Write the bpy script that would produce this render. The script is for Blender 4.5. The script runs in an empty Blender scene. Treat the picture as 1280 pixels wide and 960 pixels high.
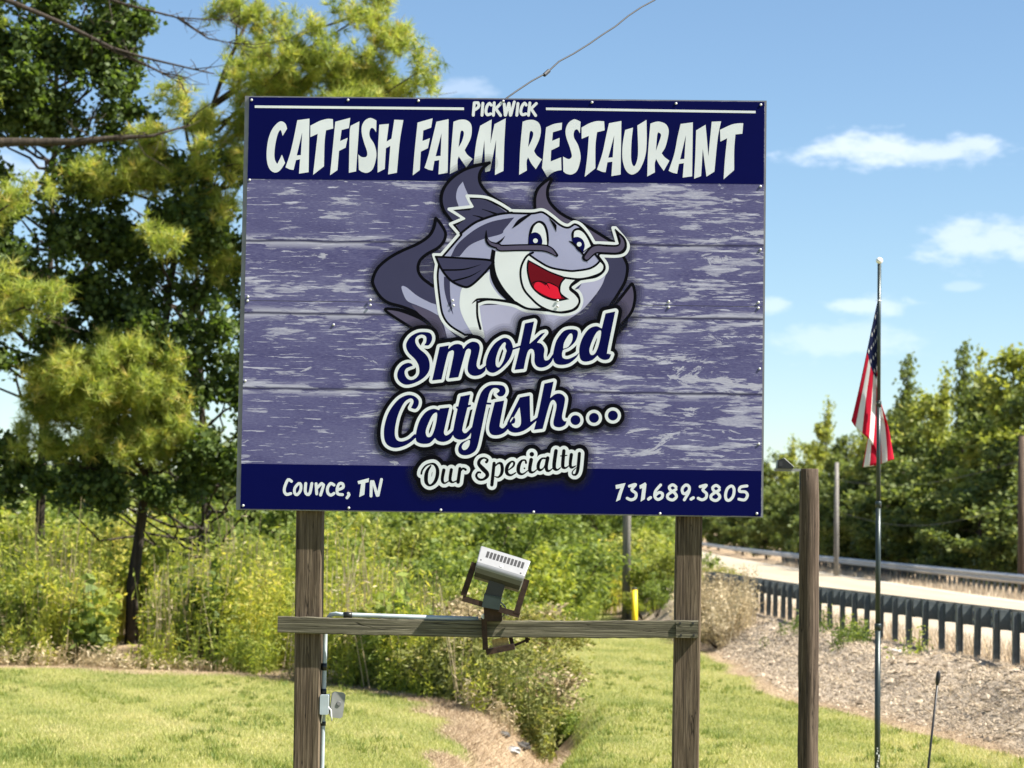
import bpy, math, random
import numpy as np
from mathutils import Vector, Matrix
from mathutils.geometry import tessellate_polygon

# ------------------------------------------------------------------ camera, sky, sun, exposure
SC = bpy.context.scene
COL = SC.collection
FPX = 2976.0                      # focal length in pixels of a 1280 px wide picture
EYE = 2.5
PITCH, ROLL = math.radians(3.461), math.radians(0.726)
cam_data = bpy.data.cameras.new('camera')
cam_data.sensor_width = 36.0
cam_data.lens = FPX / 1280.0 * 36.0
cam_data.clip_start, cam_data.clip_end = 0.2, 6000.0
cam_data.dof.use_dof = True
cam_data.dof.focus_distance = 14.3
cam_data.dof.aperture_fstop = 4.4
cam = bpy.data.objects.new('camera', cam_data)
COL.objects.link(cam)
cam.matrix_world = (Matrix.Translation((0, 0, EYE)) @ Matrix.Rotation(math.pi / 2 + PITCH, 4, 'X')
                    @ Matrix.Rotation(ROLL, 4, 'Z'))
SC.camera = cam

SUN_AZ, SUN_EL = math.radians(106), math.radians(50)      # azimuth measured from +Y towards +X
sun_dir = Vector((math.sin(SUN_AZ) * math.cos(SUN_EL), math.cos(SUN_AZ) * math.cos(SUN_EL), math.sin(SUN_EL)))
sun_data = bpy.data.lights.new('sun', 'SUN')
sun_data.energy = 5.0
sun_data.angle = math.radians(0.53)
sun_data.color = (1.0, 0.94, 0.84)
sun = bpy.data.objects.new('sun', sun_data)
COL.objects.link(sun)
sun.rotation_euler = sun_dir.to_track_quat('Z', 'Y').to_euler()

SC.view_settings.view_transform = 'Standard'
SC.view_settings.look = 'None'
SC.view_settings.gamma = 1.0
SC.view_settings.use_curve_mapping = False
SC.view_settings.exposure = 1.55
SC.cycles.max_bounces = 7
SC.cycles.transparent_max_bounces = 8
SC.cycles.sample_clamp_indirect = 8.0

world = bpy.data.worlds.new('World')
SC.world = world
world.use_nodes = True
wn, wl = world.node_tree.nodes, world.node_tree.links
wn.clear()


def WN(t, **k):
    n = wn.new(t)
    for a, b in k.items():
        setattr(n, a, b)
    return n


def wmath(op, a, b=None, c=None, clamp=False):
    n = WN('ShaderNodeMath', operation=op, use_clamp=clamp)
    for i, v in enumerate((a, b, c)):
        if v is None:
            continue
        if isinstance(v, (int, float)):
            n.inputs[i].default_value = v
        else:
            wl.new(v, n.inputs[i])
    return n.outputs[0]


sky = WN('ShaderNodeTexSky', sky_type='NISHITA', sun_disc=False, sun_elevation=SUN_EL, sun_rotation=SUN_AZ)
sky.air_density, sky.dust_density, sky.ozone_density = 0.95, 0.0, 3.4
sky.altitude = 120
tc = WN('ShaderNodeTexCoord')
sep = WN('ShaderNodeSeparateXYZ')
wl.new(tc.outputs['Generated'], sep.inputs[0])
az = wmath('ARCTAN2', sep.outputs[0], sep.outputs[1])
el = wmath('ARCSINE', sep.outputs[2])
comb = WN('ShaderNodeCombineXYZ')
wl.new(wmath('MULTIPLY', az, 1.0), comb.inputs[0])
wl.new(wmath('MULTIPLY', el, 2.3), comb.inputs[1])
noise = WN('ShaderNodeTexNoise')
noise.inputs['Scale'].default_value = 52
noise.inputs['Detail'].default_value = 6
noise.inputs['Roughness'].default_value = 0.6
wl.new(comb.outputs[0], noise.inputs['Vector'])
nz = wmath('SUBTRACT', noise.outputs[0], 0.5)
big = WN('ShaderNodeTexNoise')
big.inputs['Scale'].default_value = 5.0
big.inputs['Detail'].default_value = 5
wl.new(comb.outputs[0], big.inputs['Vector'])


def ray(px, py):
    u0, v0 = (px - 640) / FPX, (480 - py) / FPX
    c, s = math.cos(ROLL), math.sin(ROLL)
    u, v = u0 * c - v0 * s, u0 * s + v0 * c
    cp, sp = math.cos(PITCH), math.sin(PITCH)
    return Vector((u, cp - sp * v, sp + cp * v))


def cloud(px, py, w, h, amp):
    r = ray(px, py).normalized()
    a0, e0 = math.atan2(r.x, r.y), math.asin(r.z)
    dx = wmath('DIVIDE', wmath('SUBTRACT', az, a0), w / FPX)
    dy = wmath('DIVIDE', wmath('SUBTRACT', el, e0), h / FPX)
    d2 = wmath('ADD', wmath('MULTIPLY', dx, dx), wmath('MULTIPLY', dy, dy))
    m = wmath('ADD', wmath('SUBTRACT', 1.0, wmath('SQRT', d2)), wmath('MULTIPLY', nz, 1.9))
    n = WN('ShaderNodeMapRange', interpolation_type='SMOOTHSTEP')
    n.inputs['From Min'].default_value = 0.12
    n.inputs['From Max'].default_value = 0.75
    n.inputs['To Max'].default_value = amp
    wl.new(m, n.inputs['Value'])
    return n.outputs[0]


mask = None
for c in [(1085, 187, 120, 32, .6), (1185, 190, 112, 26, .52), (1240, 302, 130, 42, .45), (1085, 382, 70, 21, .4),
          (1060, 425, 130, 36, .26), (962, 381, 40, 15, .35), (1205, 358, 45, 9, .2), (20, 215, 90, 40, .3), (575, 112, 60, 18, .25)]:
    m = cloud(*c)
    mask = m if mask is None else wmath('MAXIMUM', mask, m)
far = WN('ShaderNodeMapRange', interpolation_type='SMOOTHSTEP')     # scattered clouds over the rest of the sky
far.inputs['From Min'].default_value = .53
far.inputs['From Max'].default_value = .68
far.inputs['To Max'].default_value = .5
wl.new(big.outputs[0], far.inputs['Value'])
oov = WN('ShaderNodeMapRange', interpolation_type='SMOOTHSTEP')
oov.inputs['From Min'].default_value = .24
oov.inputs['From Max'].default_value = .6
wl.new(wmath('ABSOLUTE', az), oov.inputs['Value'])
out_of_view = oov.outputs[0]
mask = wmath('MAXIMUM', mask, wmath('MULTIPLY', far.outputs[0], out_of_view))
mixc = WN('ShaderNodeMix', data_type='RGBA')
wl.new(mask, mixc.inputs[0])
tint = WN('ShaderNodeMix', data_type='RGBA', blend_type='MULTIPLY')
tint.inputs[0].default_value = 1.0
tint.inputs[7].default_value = (1.02, 1.06, 1.06, 1)
wl.new(sky.outputs[0], tint.inputs[6])
wl.new(tint.outputs[2], mixc.inputs[6])
mixc.inputs[7].default_value = (8.4, 8.9, 9.9, 1)
bg = WN('ShaderNodeBackground')
bg.inputs[1].default_value = 0.05
wl.new(mixc.outputs[2], bg.inputs[0])
wo = WN('ShaderNodeOutputWorld')
wl.new(bg.outputs[0], wo.inputs[0])


def R(px, py, d):
    """point seen at a pixel, at depth Y = d"""
    r = ray(px, py)
    return Vector((0, 0, EYE)) + r * (d / r.y)


def G(px, py, z=0.0):
    """point seen at a pixel on the level plane Z = z"""
    r = ray(px, py)
    return Vector((0, 0, EYE)) + r * ((z - EYE) / r.z)


# ------------------------------------------------------------------ materials
def srgb(r, g, b):
    f = lambda c: (c / 255 / 12.92) if c / 255 <= .04045 else ((c / 255 + .055) / 1.055) ** 2.4
    return (f(r), f(g), f(b), 1)


class NT:
    def __init__(self, name):
        self.m = bpy.data.materials.new(name)
        self.m.use_nodes = True
        self.t = self.m.node_tree
        self.t.nodes.clear()
        self.out = self.t.nodes.new('ShaderNodeOutputMaterial')

    def n(self, t, **k):
        n = self.t.nodes.new(t)
        for a, b in k.items():
            setattr(n, a, b)
        return n

    def l(self, a, b):
        self.t.links.new(a, b)

    def math(self, op, a, b=None, clamp=False):
        n = self.n('ShaderNodeMath', operation=op, use_clamp=clamp)
        for i, v in enumerate((a, b)):
            if v is None:
                continue
            if isinstance(v, (int, float)):
                n.inputs[i].default_value = v
            else:
                self.l(v, n.inputs[i])
        return n.outputs[0]

    def noise(self, vec, scale, detail=4, rough=.55, dist=0):
        n = self.n('ShaderNodeTexNoise')
        n.inputs['Scale'].default_value = scale
        n.inputs['Detail'].default_value = detail
        n.inputs['Roughness'].default_value = rough
        n.inputs['Distortion'].default_value = dist
        if vec is not None:
            self.l(vec, n.inputs['Vector'])
        return n.outputs[0]

    def mapped(self, coord='Object', scale=(1, 1, 1), loc=(0, 0, 0), obj=None):
        t = self.n('ShaderNodeTexCoord')
        if obj is not None:
            t.object = obj
        m = self.n('ShaderNodeMapping')
        m.inputs['Scale'].default_value = scale
        m.inputs['Location'].default_value = loc
        self.l(t.outputs[coord], m.inputs[0])
        return m.outputs[0]

    def ramp(self, fac, stops, interp='LINEAR'):
        n = self.n('ShaderNodeValToRGB')
        n.color_ramp.interpolation = interp
        e = n.color_ramp.elements
        while len(e) < len(stops):
            e.new(.5)
        for i, (p, c) in enumerate(stops):
            e[i].position = p
            e[i].color = c if len(c) == 4 else (*c, 1)
        if fac is not None:
            self.l(fac, n.inputs[0])
        return n.outputs[0]

    def mix(self, fac, a, b, blend='MIX'):
        n = self.n('ShaderNodeMix', data_type='RGBA', blend_type=blend)
        for i, v in ((0, fac), (6, a), (7, b)):
            if isinstance(v, (int, float)):
                n.inputs[i].default_value = v
            elif isinstance(v, tuple):
                n.inputs[i].default_value = v if len(v) == 4 else (*v, 1)
            else:
                self.l(v, n.inputs[i])
        return n.outputs[2]

    def bsdf(self, col, rough=.6, metal=0.0, spec=.4, bump=None, bstr=.3, bdist=.02):
        p = self.n('ShaderNodeBsdfPrincipled')
        if isinstance(col, tuple):
            p.inputs['Base Color'].default_value = col if len(col) == 4 else (*col, 1)
        else:
            self.l(col, p.inputs['Base Color'])
        if isinstance(rough, (int, float)):
            p.inputs['Roughness'].default_value = rough
        else:
            self.l(rough, p.inputs['Roughness'])
        p.inputs['Metallic'].default_value = metal
        p.inputs['Specular IOR Level'].default_value = spec
        if bump is not None:
            b = self.n('ShaderNodeBump')
            b.inputs['Strength'].default_value = bstr
            b.inputs['Distance'].default_value = bdist
            self.l(bump, b.inputs['Height'])
            self.l(b.outputs[0], p.inputs['Normal'])
        return p.outputs[0]

    def done(self, sh):
        self.l(sh, self.out.inputs[0])
        return self.m


def plain(name, col, rough=.6, metal=0.0, spec=.4, var=.15, scale=9.0, bstr=.0):
    t = NT(name)
    v = t.mapped('Object')
    n = t.noise(v, scale, 5)
    c2 = tuple(min(1, x * (1 + var)) for x in col[:3])
    c1 = tuple(x * (1 - var) for x in col[:3])
    c = t.ramp(n, [(.3, c1), (.7, c2)])
    return t.done(t.bsdf(c, rough, metal, spec, n if bstr else None, bstr, .004))


def wood(name, axis, dark, mid, light, scale=1.0, crack=True):
    """weathered timber with the grain along one axis of the object"""
    t = NT(name)
    s = [26 * scale] * 3
    s[axis] = 1.1 * scale
    v = t.mapped('Object', tuple(s))
    v2 = t.mapped('Object', tuple(x * (4 if i != axis else 2.2) for i, x in enumerate(s)))
    base = t.noise(v, 1.0, 6, .6, 1.2)
    fine = t.noise(v2, 1.0, 5, .7, .3)
    blot = t.noise(t.mapped('Object', (2.2, 2.2, 1.3)), 2.0, 4)
    c = t.ramp(base, [(.28, dark), (.45, mid), (.62, light), (.8, mid)])
    c = t.mix(.7, c, t.ramp(fine, [(.34, tuple(x * .35 for x in dark)), (.5, mid), (.68, tuple(min(1, x * 1.25) for x in light))]))
    c = t.mix(t.math('MULTIPLY', blot, .5), c, tuple(x * .7 for x in mid), 'MIX')
    h = t.math('ADD', base, t.math('MULTIPLY', fine, .8))
    if crack:
        w = t.mapped('Object', tuple(x * (.55 if i != axis else .45) for i, x in enumerate(s)))
        k = t.noise(w, 1.0, 3, .5, 2.0)
        km = t.ramp(k, [(.485, (1, 1, 1)), (.5, (0, 0, 0)), (.515, (1, 1, 1))])
        c = t.mix(.75, c, km, 'MULTIPLY')
        h = t.math('ADD', h, t.math('MULTIPLY', km, .6))
    return t.done(t.bsdf(c, .85, 0, .2, h, .7, .006))


def foliage(name, stops, transl=.45, tint=(1.15, 1.15, .55), rough=.55, spec=.25):
    t = NT(name)
    a = t.n('ShaderNodeAttribute', attribute_name='v')
    c = t.ramp(a.outputs['Fac'], stops)
    d = t.bsdf(c, rough, 0, spec)
    tr = t.n('ShaderNodeBsdfTranslucent')
    t.l(t.mix(1.0, c, (*tint, 1), 'MULTIPLY'), tr.inputs[0])
    mx = t.n('ShaderNodeMixShader')
    mx.inputs[0].default_value = transl
    t.l(d, mx.inputs[1])
    t.l(tr.outputs[0], mx.inputs[2])
    return t.done(mx.outputs[0])


def print_ink(name, col, rough=.5):
    t = NT(name)
    n = t.noise(t.mapped('Object'), 3.0, 3)
    c = t.ramp(n, [(.3, tuple(x * .93 for x in col[:3])), (.7, tuple(min(1, x * 1.05) for x in col[:3]))])
    return t.done(t.bsdf(c, rough, 0, .05))


M = {}
M['ink_white'] = print_ink('ink_white', (.575, .61, .645))
M['ink_navy'] = print_ink('ink_navy', (.0008, .0015, .048))
M['ink_navy2'] = print_ink('ink_navy2', (.0008, .0018, .052))
M['ink_black'] = print_ink('ink_black', (.002, .002, .004))
M['ink_slate'] = print_ink('ink_slate', (.040, .040, .085))
M['ink_plum'] = print_ink('ink_plum', (.075, .066, .115))
M['ink_lilac'] = print_ink('ink_lilac', (.29, .30, .45))
M['ink_lilac2'] = print_ink('ink_lilac2', (.34, .34, .49))
M['ink_maroon'] = print_ink('ink_maroon', (.12, .004, .01))
M['ink_red'] = print_ink('ink_red', (.62, .012, .035))


def ink_shade():
    t = NT('ink_soft_black')
    d = t.bsdf((.008, .008, .02), .4, 0, .3)
    tr = t.n('ShaderNodeBsdfTransparent')
    mx = t.n('ShaderNodeMixShader')
    mx.inputs[0].default_value = .13
    t.l(tr.outputs[0], mx.inputs[1])
    t.l(d, mx.inputs[2])
    return t.done(mx.outputs[0])


M['ink_soft'] = ink_shade()
M['post_wood'] = wood('weathered_post_wood', 2, (.018, .013, .008), (.085, .062, .041), (.21, .165, .115))
M['beam_wood'] = wood('weathered_beam_wood', 0, (.02, .018, .012), (.085, .078, .052), (.24, .22, .16))
M['pole_wood'] = wood('brown_pole_wood', 2, (.018, .013, .009), (.07, .05, .036), (.19, .145, .108), .7)
M['grey_pole'] = wood('grey_pole_wood', 2, (.12, .11, .1), (.25, .235, .215), (.36, .34, .31), .5)
M['bark'] = wood('tree_bark', 2, (.014, .011, .009), (.042, .033, .026), (.1, .08, .062), .35)
M['frame_metal'] = plain('frame_metal', (.2, .2, .21), .5, .6)
M['screw'] = plain('screw_head', (.5, .51, .52), .4, .3)
M['steel_post'] = plain('galvanised_post', (.1, .118, .122), .55, .3, var=.25)
M['steel_rail'] = plain('galvanised_rail', (.4, .41, .42), .45, .5, var=.2)
M['conduit'] = plain('grey_conduit', (.34, .39, .42), .45)
M['black_plastic'] = plain('black_plastic', (.012, .013, .015), .4)
M['box_grey'] = plain('outlet_cover_grey', (.2, .205, .2), .4, 0, .5)
M['wire_white'] = plain('wire_white', (.65, .65, .62), .4)
M['cable'] = plain('cable_grey', (.022, .024, .028), .6)
M['lamp_grey'] = plain('lamp_grey_paint', (.2, .205, .215), .42, .1, .5, var=.06, scale=25)
M['lamp_dark'] = plain('lamp_dark_paint_and_shade', (.02, .02, .022), .35)  # dark lamp parts, also the shade painted under the flood light housing
M['rust'] = plain('rusty_steel', (.04, .022, .014), .8, .3, var=.5, scale=40)
M['clamp_bright'] = plain('bright_zinc', (.78, .78, .75), .35, .4)
M['flag_pole'] = plain('dark_green_paint', (.03, .042, .042), .35, .3)
M['ball'] = plain('white_ball', (.8, .8, .78), .3)
M['yellow'] = plain('yellow_marker', (.75, .55, .02), .5)
M['rock'] = plain('grey_rock', (.3, .3, .29), .85, var=.5, scale=12, bstr=.5)
M['dark_rock'] = plain('dark_wet_rock', (.04, .038, .034), .6, var=.5, scale=12, bstr=.5)


# ------------------------------------------------------------------ geometry helpers
def tag(o, label, cat, group=None):
    o['label'], o['category'] = label, cat
    if group:
        o['group'] = group
    return o


def link(o, parent=None):
    COL.objects.link(o)
    if parent is not None:
        o.parent = parent
    return o


def empty(name, loc=(0, 0, 0), rot=(0, 0, 0)):
    o = bpy.data.objects.new(name, None)
    o.empty_display_size = .2
    o.location, o.rotation_euler = loc, rot
    return link(o)


class MB:
    def __init__(self):
        self.v, self.f, self.mi = [], [], []

    def add(self, vs, fs, mi=0):
        b = len(self.v)
        self.v += [tuple(x) for x in vs]
        self.f += [tuple(i + b for i in f) for f in fs]
        self.mi += [mi] * len(fs)
        return self

    def box(self, x0, x1, y0, y1, z0, z1, mi=0, mat=None):
        vs = [Vector((x, y, z)) for z in (z0, z1) for y in (y0, y1) for x in (x0, x1)]
        if mat is not None:
            vs = [mat @ v for v in vs]
        return self.add(vs, [(0, 2, 3, 1), (4, 5, 7, 6), (0, 1, 5, 4), (2, 6, 7, 3), (0, 4, 6, 2), (1, 3, 7, 5)], mi)

    def bbox(self, x0, x1, y0, y1, z0, z1, b, mi=0, mat=None):
        """box with chamfered long edges (in the x-z outline) """
        o = [(x0 + b, z0), (x1 - b, z0), (x1, z0 + b), (x1, z1 - b), (x1 - b, z1), (x0 + b, z1), (x0, z1 - b), (x0, z0 + b)]
        return self.prism(o, y0, y1, mi, mat)

    def prism(self, outline, y0, y1, mi=0, mat=None):
        """outline in x-z, extruded along y"""
        n = len(outline)
        vs = [Vector((x, y0, z)) for x, z in outline] + [Vector((x, y1, z)) for x, z in outline]
        if mat is not None:
            vs = [mat @ v for v in vs]
        fs = [tuple(range(n)), tuple(range(2 * n - 1, n - 1, -1))]
        fs += [(i, n + i, n + (i + 1) % n, (i + 1) % n) for i in range(n)]
        return self.add(vs, fs, mi)

    def tube(self, pts, radii, sides=8, mi=0, cap=True, jit=0.0, rnd=None):
        pts = [Vector(p) for p in pts]
        if isinstance(radii, (int, float)):
            radii = [radii] * len(pts)
        vs, fs = [], []
        up = None
        for i, p in enumerate(pts):
            t = (pts[min(i + 1, len(pts) - 1)] - pts[max(i - 1, 0)]).normalized()
            if up is None:
                up = Vector((1, 0, 0)) if abs(t.x) < .8 else Vector((0, 1, 0))
            a = t.cross(up)
            a.normalize()
            b = t.cross(a)
            up = a.cross(t) if False else up
            for k in range(sides):
                an = 2 * math.pi * k / sides
                r = radii[i] * (1 + (rnd.uniform(-jit, jit) if rnd else 0))
                vs.append(p + (a * math.cos(an) + b * math.sin(an)) * r)
        for i in range(len(pts) - 1):
            for k in range(sides):
                q, w = i * sides, (i + 1) * sides
                fs.append((q + k, q + (k + 1) % sides, w + (k + 1) % sides, w + k))
        if cap:
            fs.append(tuple(range(sides))[::-1])
            fs.append(tuple((len(pts) - 1) * sides + k for k in range(sides)))
        return self.add(vs, fs, mi)

    def mesh(self, name, mats, smooth=False):
        me = bpy.data.meshes.new(name)
        me.from_pydata(self.v, [], self.f)
        for m in (mats if isinstance(mats, (list, tuple)) else [mats]):
            me.materials.append(m)
        me.polygons.foreach_set('material_index', self.mi)
        if smooth:
            me.polygons.foreach_set('use_smooth', [True] * len(me.polygons))
        me.update()
        return me

    def build(self, name, mats, parent=None, smooth=False):
        return link(bpy.data.objects.new(name, self.mesh(name, mats, smooth)), parent)


def np_mesh(name, V, nper, mat, attr=None, smooth=False):
    """V: (N*nper,3) vertices, faces are consecutive runs of nper vertices; attr: per face value stored as point attribute v"""
    V = np.ascontiguousarray(V, dtype=np.float32).reshape(-1, 3)
    N = len(V) // nper
    me = bpy.data.meshes.new(name)
    me.vertices.add(len(V))
    me.vertices.foreach_set('co', V.ravel())
    me.loops.add(len(V))
    me.loops.foreach_set('vertex_index', np.arange(len(V), dtype=np.int32))
    me.polygons.add(N)
    me.polygons.foreach_set('loop_start', np.arange(0, len(V), nper, dtype=np.int32))
    if attr is not None:
        a = me.attributes.new('v', 'FLOAT', 'POINT')
        a.data.foreach_set('value', np.repeat(np.clip(attr, 0, 1), nper).astype(np.float32))
    me.materials.append(mat)
    me.update(calc_edges=True)
    return me


def unit(a):
    return a / np.maximum(np.linalg.norm(a, axis=1, keepdims=True), 1e-9)


def leaf_quads(rng, P, size, aspect=.62, up=.35, droop=.15):
    """pointed leaf quads at points P"""
    N = len(P)
    d = unit(rng.normal(size=(N, 3)) * np.array([1, 1, .6]) - np.array([0, 0, droop]))
    n = unit(rng.normal(size=(N, 3)) + np.array([0, 0, up]))
    s = unit(np.cross(d, n))
    L = np.broadcast_to(np.asarray(size, float), (N,))[:, None]
    W = L * aspect
    A = P - d * L * .5
    T = P + d * L * .5
    m = P - d * L * .06
    return np.stack([A, m + s * W * .5, T, m - s * W * .5], 1).reshape(-1, 3)


def needles(rng, P, D, n, length, width):
    """bursts of n narrow blades at tuft points P, spreading about directions D"""
    N = len(P)
    d = unit(np.repeat(D, n, 0) * .75 + rng.normal(size=(N * n, 3)) * .62)
    L = (length * rng.uniform(.65, 1.1, N * n))[:, None]
    s = unit(np.cross(d, rng.normal(size=(N * n, 3)))) * width * .5
    B = np.repeat(P, n, 0) + d * L * rng.uniform(0, .2, (N * n, 1))
    return np.stack([B - s, B + s, B + d * L], 1).reshape(-1, 3)


def smoothstep(x, a, b):
    t = np.clip((x - a) / (b - a), 0, 1)
    return t * t * (3 - 2 * t)


def vnoise(x, y, seed=0):
    """cheap smooth noise from sines, about -1..1"""
    r = np.random.default_rng(seed)
    o = np.zeros_like(np.asarray(x, float))
    for k in range(7):
        a, f, p = r.uniform(0, 6.28), r.uniform(.5, 2.2), r.uniform(0, 6.28)
        o = o + np.sin((x * math.cos(a) + y * math.sin(a)) * f + p)
    return o / 3.2


# ------------------------------------------------------------------ terrain, road
RY = np.array([-60, 10, 20, 32.5, 47, 63, 80, 110, 150, 200, 300, 420, 700, 2500.])
RX = np.array([16., 9.3, 8.1, 7.0, 5.7, 5.0, 4.8, 5.0, 5.4, 6.6, 11.0, 16.0, 30, 120.])
TY = np.array([-60, 10, 20, 28, 36.6, 54, 70, 100, 2500.])
TX = np.array([13., 7.2, 6.4, 5.75, 4.35, 4.1, 3.2, 2.6, 110.])
ROAD_Z, ROAD_W, CAMBER = 0.7, 11.7, .22


def rail_x(y):
    return np.interp(y, RY, RX)


def ground_z(x, y):
    x, y = np.asarray(x, float), np.asarray(y, float)
    rx, tx = rail_x(y), np.minimum(np.interp(y, TY, TX), rail_x(y) - .9)
    up = smoothstep(x, tx - .15, rx - .35)
    z = ROAD_Z * up
    z = z - CAMBER * np.clip((x - rx - 1) / (ROAD_W - 1), 0, 1)
    beyond = smoothstep(x, rx + ROAD_W + .5, rx + ROAD_W + 4.5)
    z = z - beyond * .55
    left = 1 - up
    z = z + left * .022 * np.clip(y - 46, 0, 60) * smoothstep(-x, -1.5, 3)
    z = z + left * .035 * vnoise(x * .6, y * .4, 3) + up * (1 - smoothstep(x, rx - .5, rx)) * (.035 * vnoise(x * 5, y * 3, 5) + .03 * vnoise(x * 9 + y * 3, y * 2 - x * 2, 6))
    dx = np.interp(y, [14, 24, 28, 32, 36, 44], [-.5, -.15, .15, .6, .3, -2.0])
    w = .5
    dep = .7 * smoothstep(y, 17, 25) * (1 - smoothstep(y, 40, 48))
    z = z - dep * np.exp(-((x - dx) / w) ** 2)
    z = z + .9 * (1 - smoothstep(y, 2, 9))
    return z


def gz(x, y):
    return float(ground_z(np.array([x]), np.array([y]))[0])


# front edge of the rank growth (world X -> Y), from the picture's edge of the mown lawn
EDGE = [G(px, py) for px, py in ((-60, 826), (0, 828), (150, 834), (300, 838), (420, 852), (500, 864), (560, 878), (620, 893))]
EX, EY = np.array([p.x for p in EDGE]), np.array([p.y for p in EDGE])


def edge_y(x):
    return np.interp(x, EX, EY)


def dry_mask(x, y):
    """1 where the grass is dead and tan: along the ditch, the foot of the bank and the edge of the weeds"""
    dx = np.interp(y, [14, 24, 28, 32, 36, 44], [-.5, -.15, .15, .6, .3, -2.0])
    n = vnoise(x * 2.1, y * 1.3, 11) * .25 + vnoise(x * 6, y * 4, 12) * .12
    wl_ = np.interp(y, [17, 25, 34, 44], [.5, .7, 1.5, 1.5])
    wr = np.interp(y, [17, 25, 30, 34], [.35, .38, .4, .4])
    w = np.where(x < dx, wl_, wr)
    a = 1 - smoothstep(np.abs(x - dx) / w + n, .65, 1.15)
    a = a * (1 - smoothstep(y, 41, 47)) * smoothstep(y, 14, 18)
    e = edge_y(x)
    b = (1 - smoothstep(e - y + n * 2.2, .5, 2.0)) * (x < .9)
    tx = np.minimum(np.interp(y, TY, TX), rail_x(y) - .9)
    c = smoothstep(x - tx + n * .5, -.45, -.1)
    return np.clip(np.maximum(np.maximum(a, b), c), 0, 1)


def bank_mask(x, y):
    tx = np.minimum(np.interp(y, TY, TX), rail_x(y) - .9)
    n = vnoise(x * 5, y * 3, 21) * .08
    return smoothstep(x - tx + n, .0, .3) * (1 - smoothstep(x, rail_x(y) - .1, rail_x(y) + .3))


def build_ground():
    xs = np.concatenate([-np.geomspace(18, 2600, 26)[::-1], np.arange(-16.4, -8, .5), np.arange(-8, 9, .14), np.arange(9.2, 22, .45), np.geomspace(23, 2600, 26)])
    ys = np.concatenate([-np.geomspace(5, 2500, 14)[::-1], np.arange(-4, 15, 1.0), np.arange(15, 58, .22), np.arange(58, 120, 1.0), np.geomspace(122, 3500, 34)])
    X, Y = np.meshgrid(xs, ys)
    Z = ground_z(X, Y)
    nx, ny = len(xs), len(ys)
    me = bpy.data.meshes.new('ground')
    me.vertices.add(nx * ny)
    me.vertices.foreach_set('co', np.stack([X, Y, Z], -1).astype(np.float32).ravel())
    i, j = np.meshgrid(np.arange(nx - 1), np.arange(ny - 1))
    q = (j * nx + i).ravel()
    idx = np.stack([q, q + 1, q + nx + 1, q + nx], 1).astype(np.int32)
    me.loops.add(idx.size)
    me.loops.foreach_set('vertex_index', idx.ravel())
    me.polygons.add(len(idx))
    me.polygons.foreach_set('loop_start', np.arange(0, idx.size, 4, dtype=np.int32))
    for nm, fn in (('dry', dry_mask), ('bank', bank_mask)):
        a = me.attributes.new(nm, 'FLOAT', 'POINT')
        a.data.foreach_set('value', fn(X, Y).astype(np.float32).ravel())
    me.update(calc_edges=True)
    me.polygons.foreach_set('use_smooth', [True] * len(me.polygons))
    t = NT('ground')
    w = t.mapped('Object')
    n1, n2, n3 = t.noise(w, .5, 4), t.noise(w, 7, 6, .65), t.noise(w, 60, 3, .7)
    green = t.ramp(t.math('ADD', t.math('MULTIPLY', n1, .5), t.math('MULTIPLY', n2, .5)),
                   [(.32, (.13, .165, .045)), (.5, (.26, .27, .09)), (.68, (.39, .35, .15))])
    dryc = t.ramp(n2, [(.3, (.17, .12, .075)), (.5, (.37, .275, .18)), (.7, (.52, .4, .27))])
    st = t.mapped('Object', (9, 2.6, 4))
    st.node.inputs['Rotation'].default_value = (0, 0, .5)
    n4 = t.noise(st, 2.2, 6, .7, .8)
    bank = t.ramp(n4, [(.34, (.10, .08, .06)), (.47, (.42, .345, .26)), (.6, (.62, .52, .41)), (.78, (.7, .58, .44))])
    a1 = t.n('ShaderNodeAttribute', attribute_name='dry').outputs['Fac']
    a2 = t.n('ShaderNodeAttribute', attribute_name='bank').outputs['Fac']
    c = t.mix(a2, t.mix(a1, green, dryc), bank)
    c = t.mix(.35, c, t.ramp(n3, [(.3, (.5, .5, .5)), (.7, (1, 1, 1))]), 'MULTIPLY')
    me.materials.append(t.done(t.bsdf(c, .95, 0, .1, t.math('ADD', n4, t.math('MULTIPLY', n3, .6)), .8, .05)))
    o = link(bpy.data.objects.new('ground', me))
    o['kind'] = 'structure'
    return o


build_ground()


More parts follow.
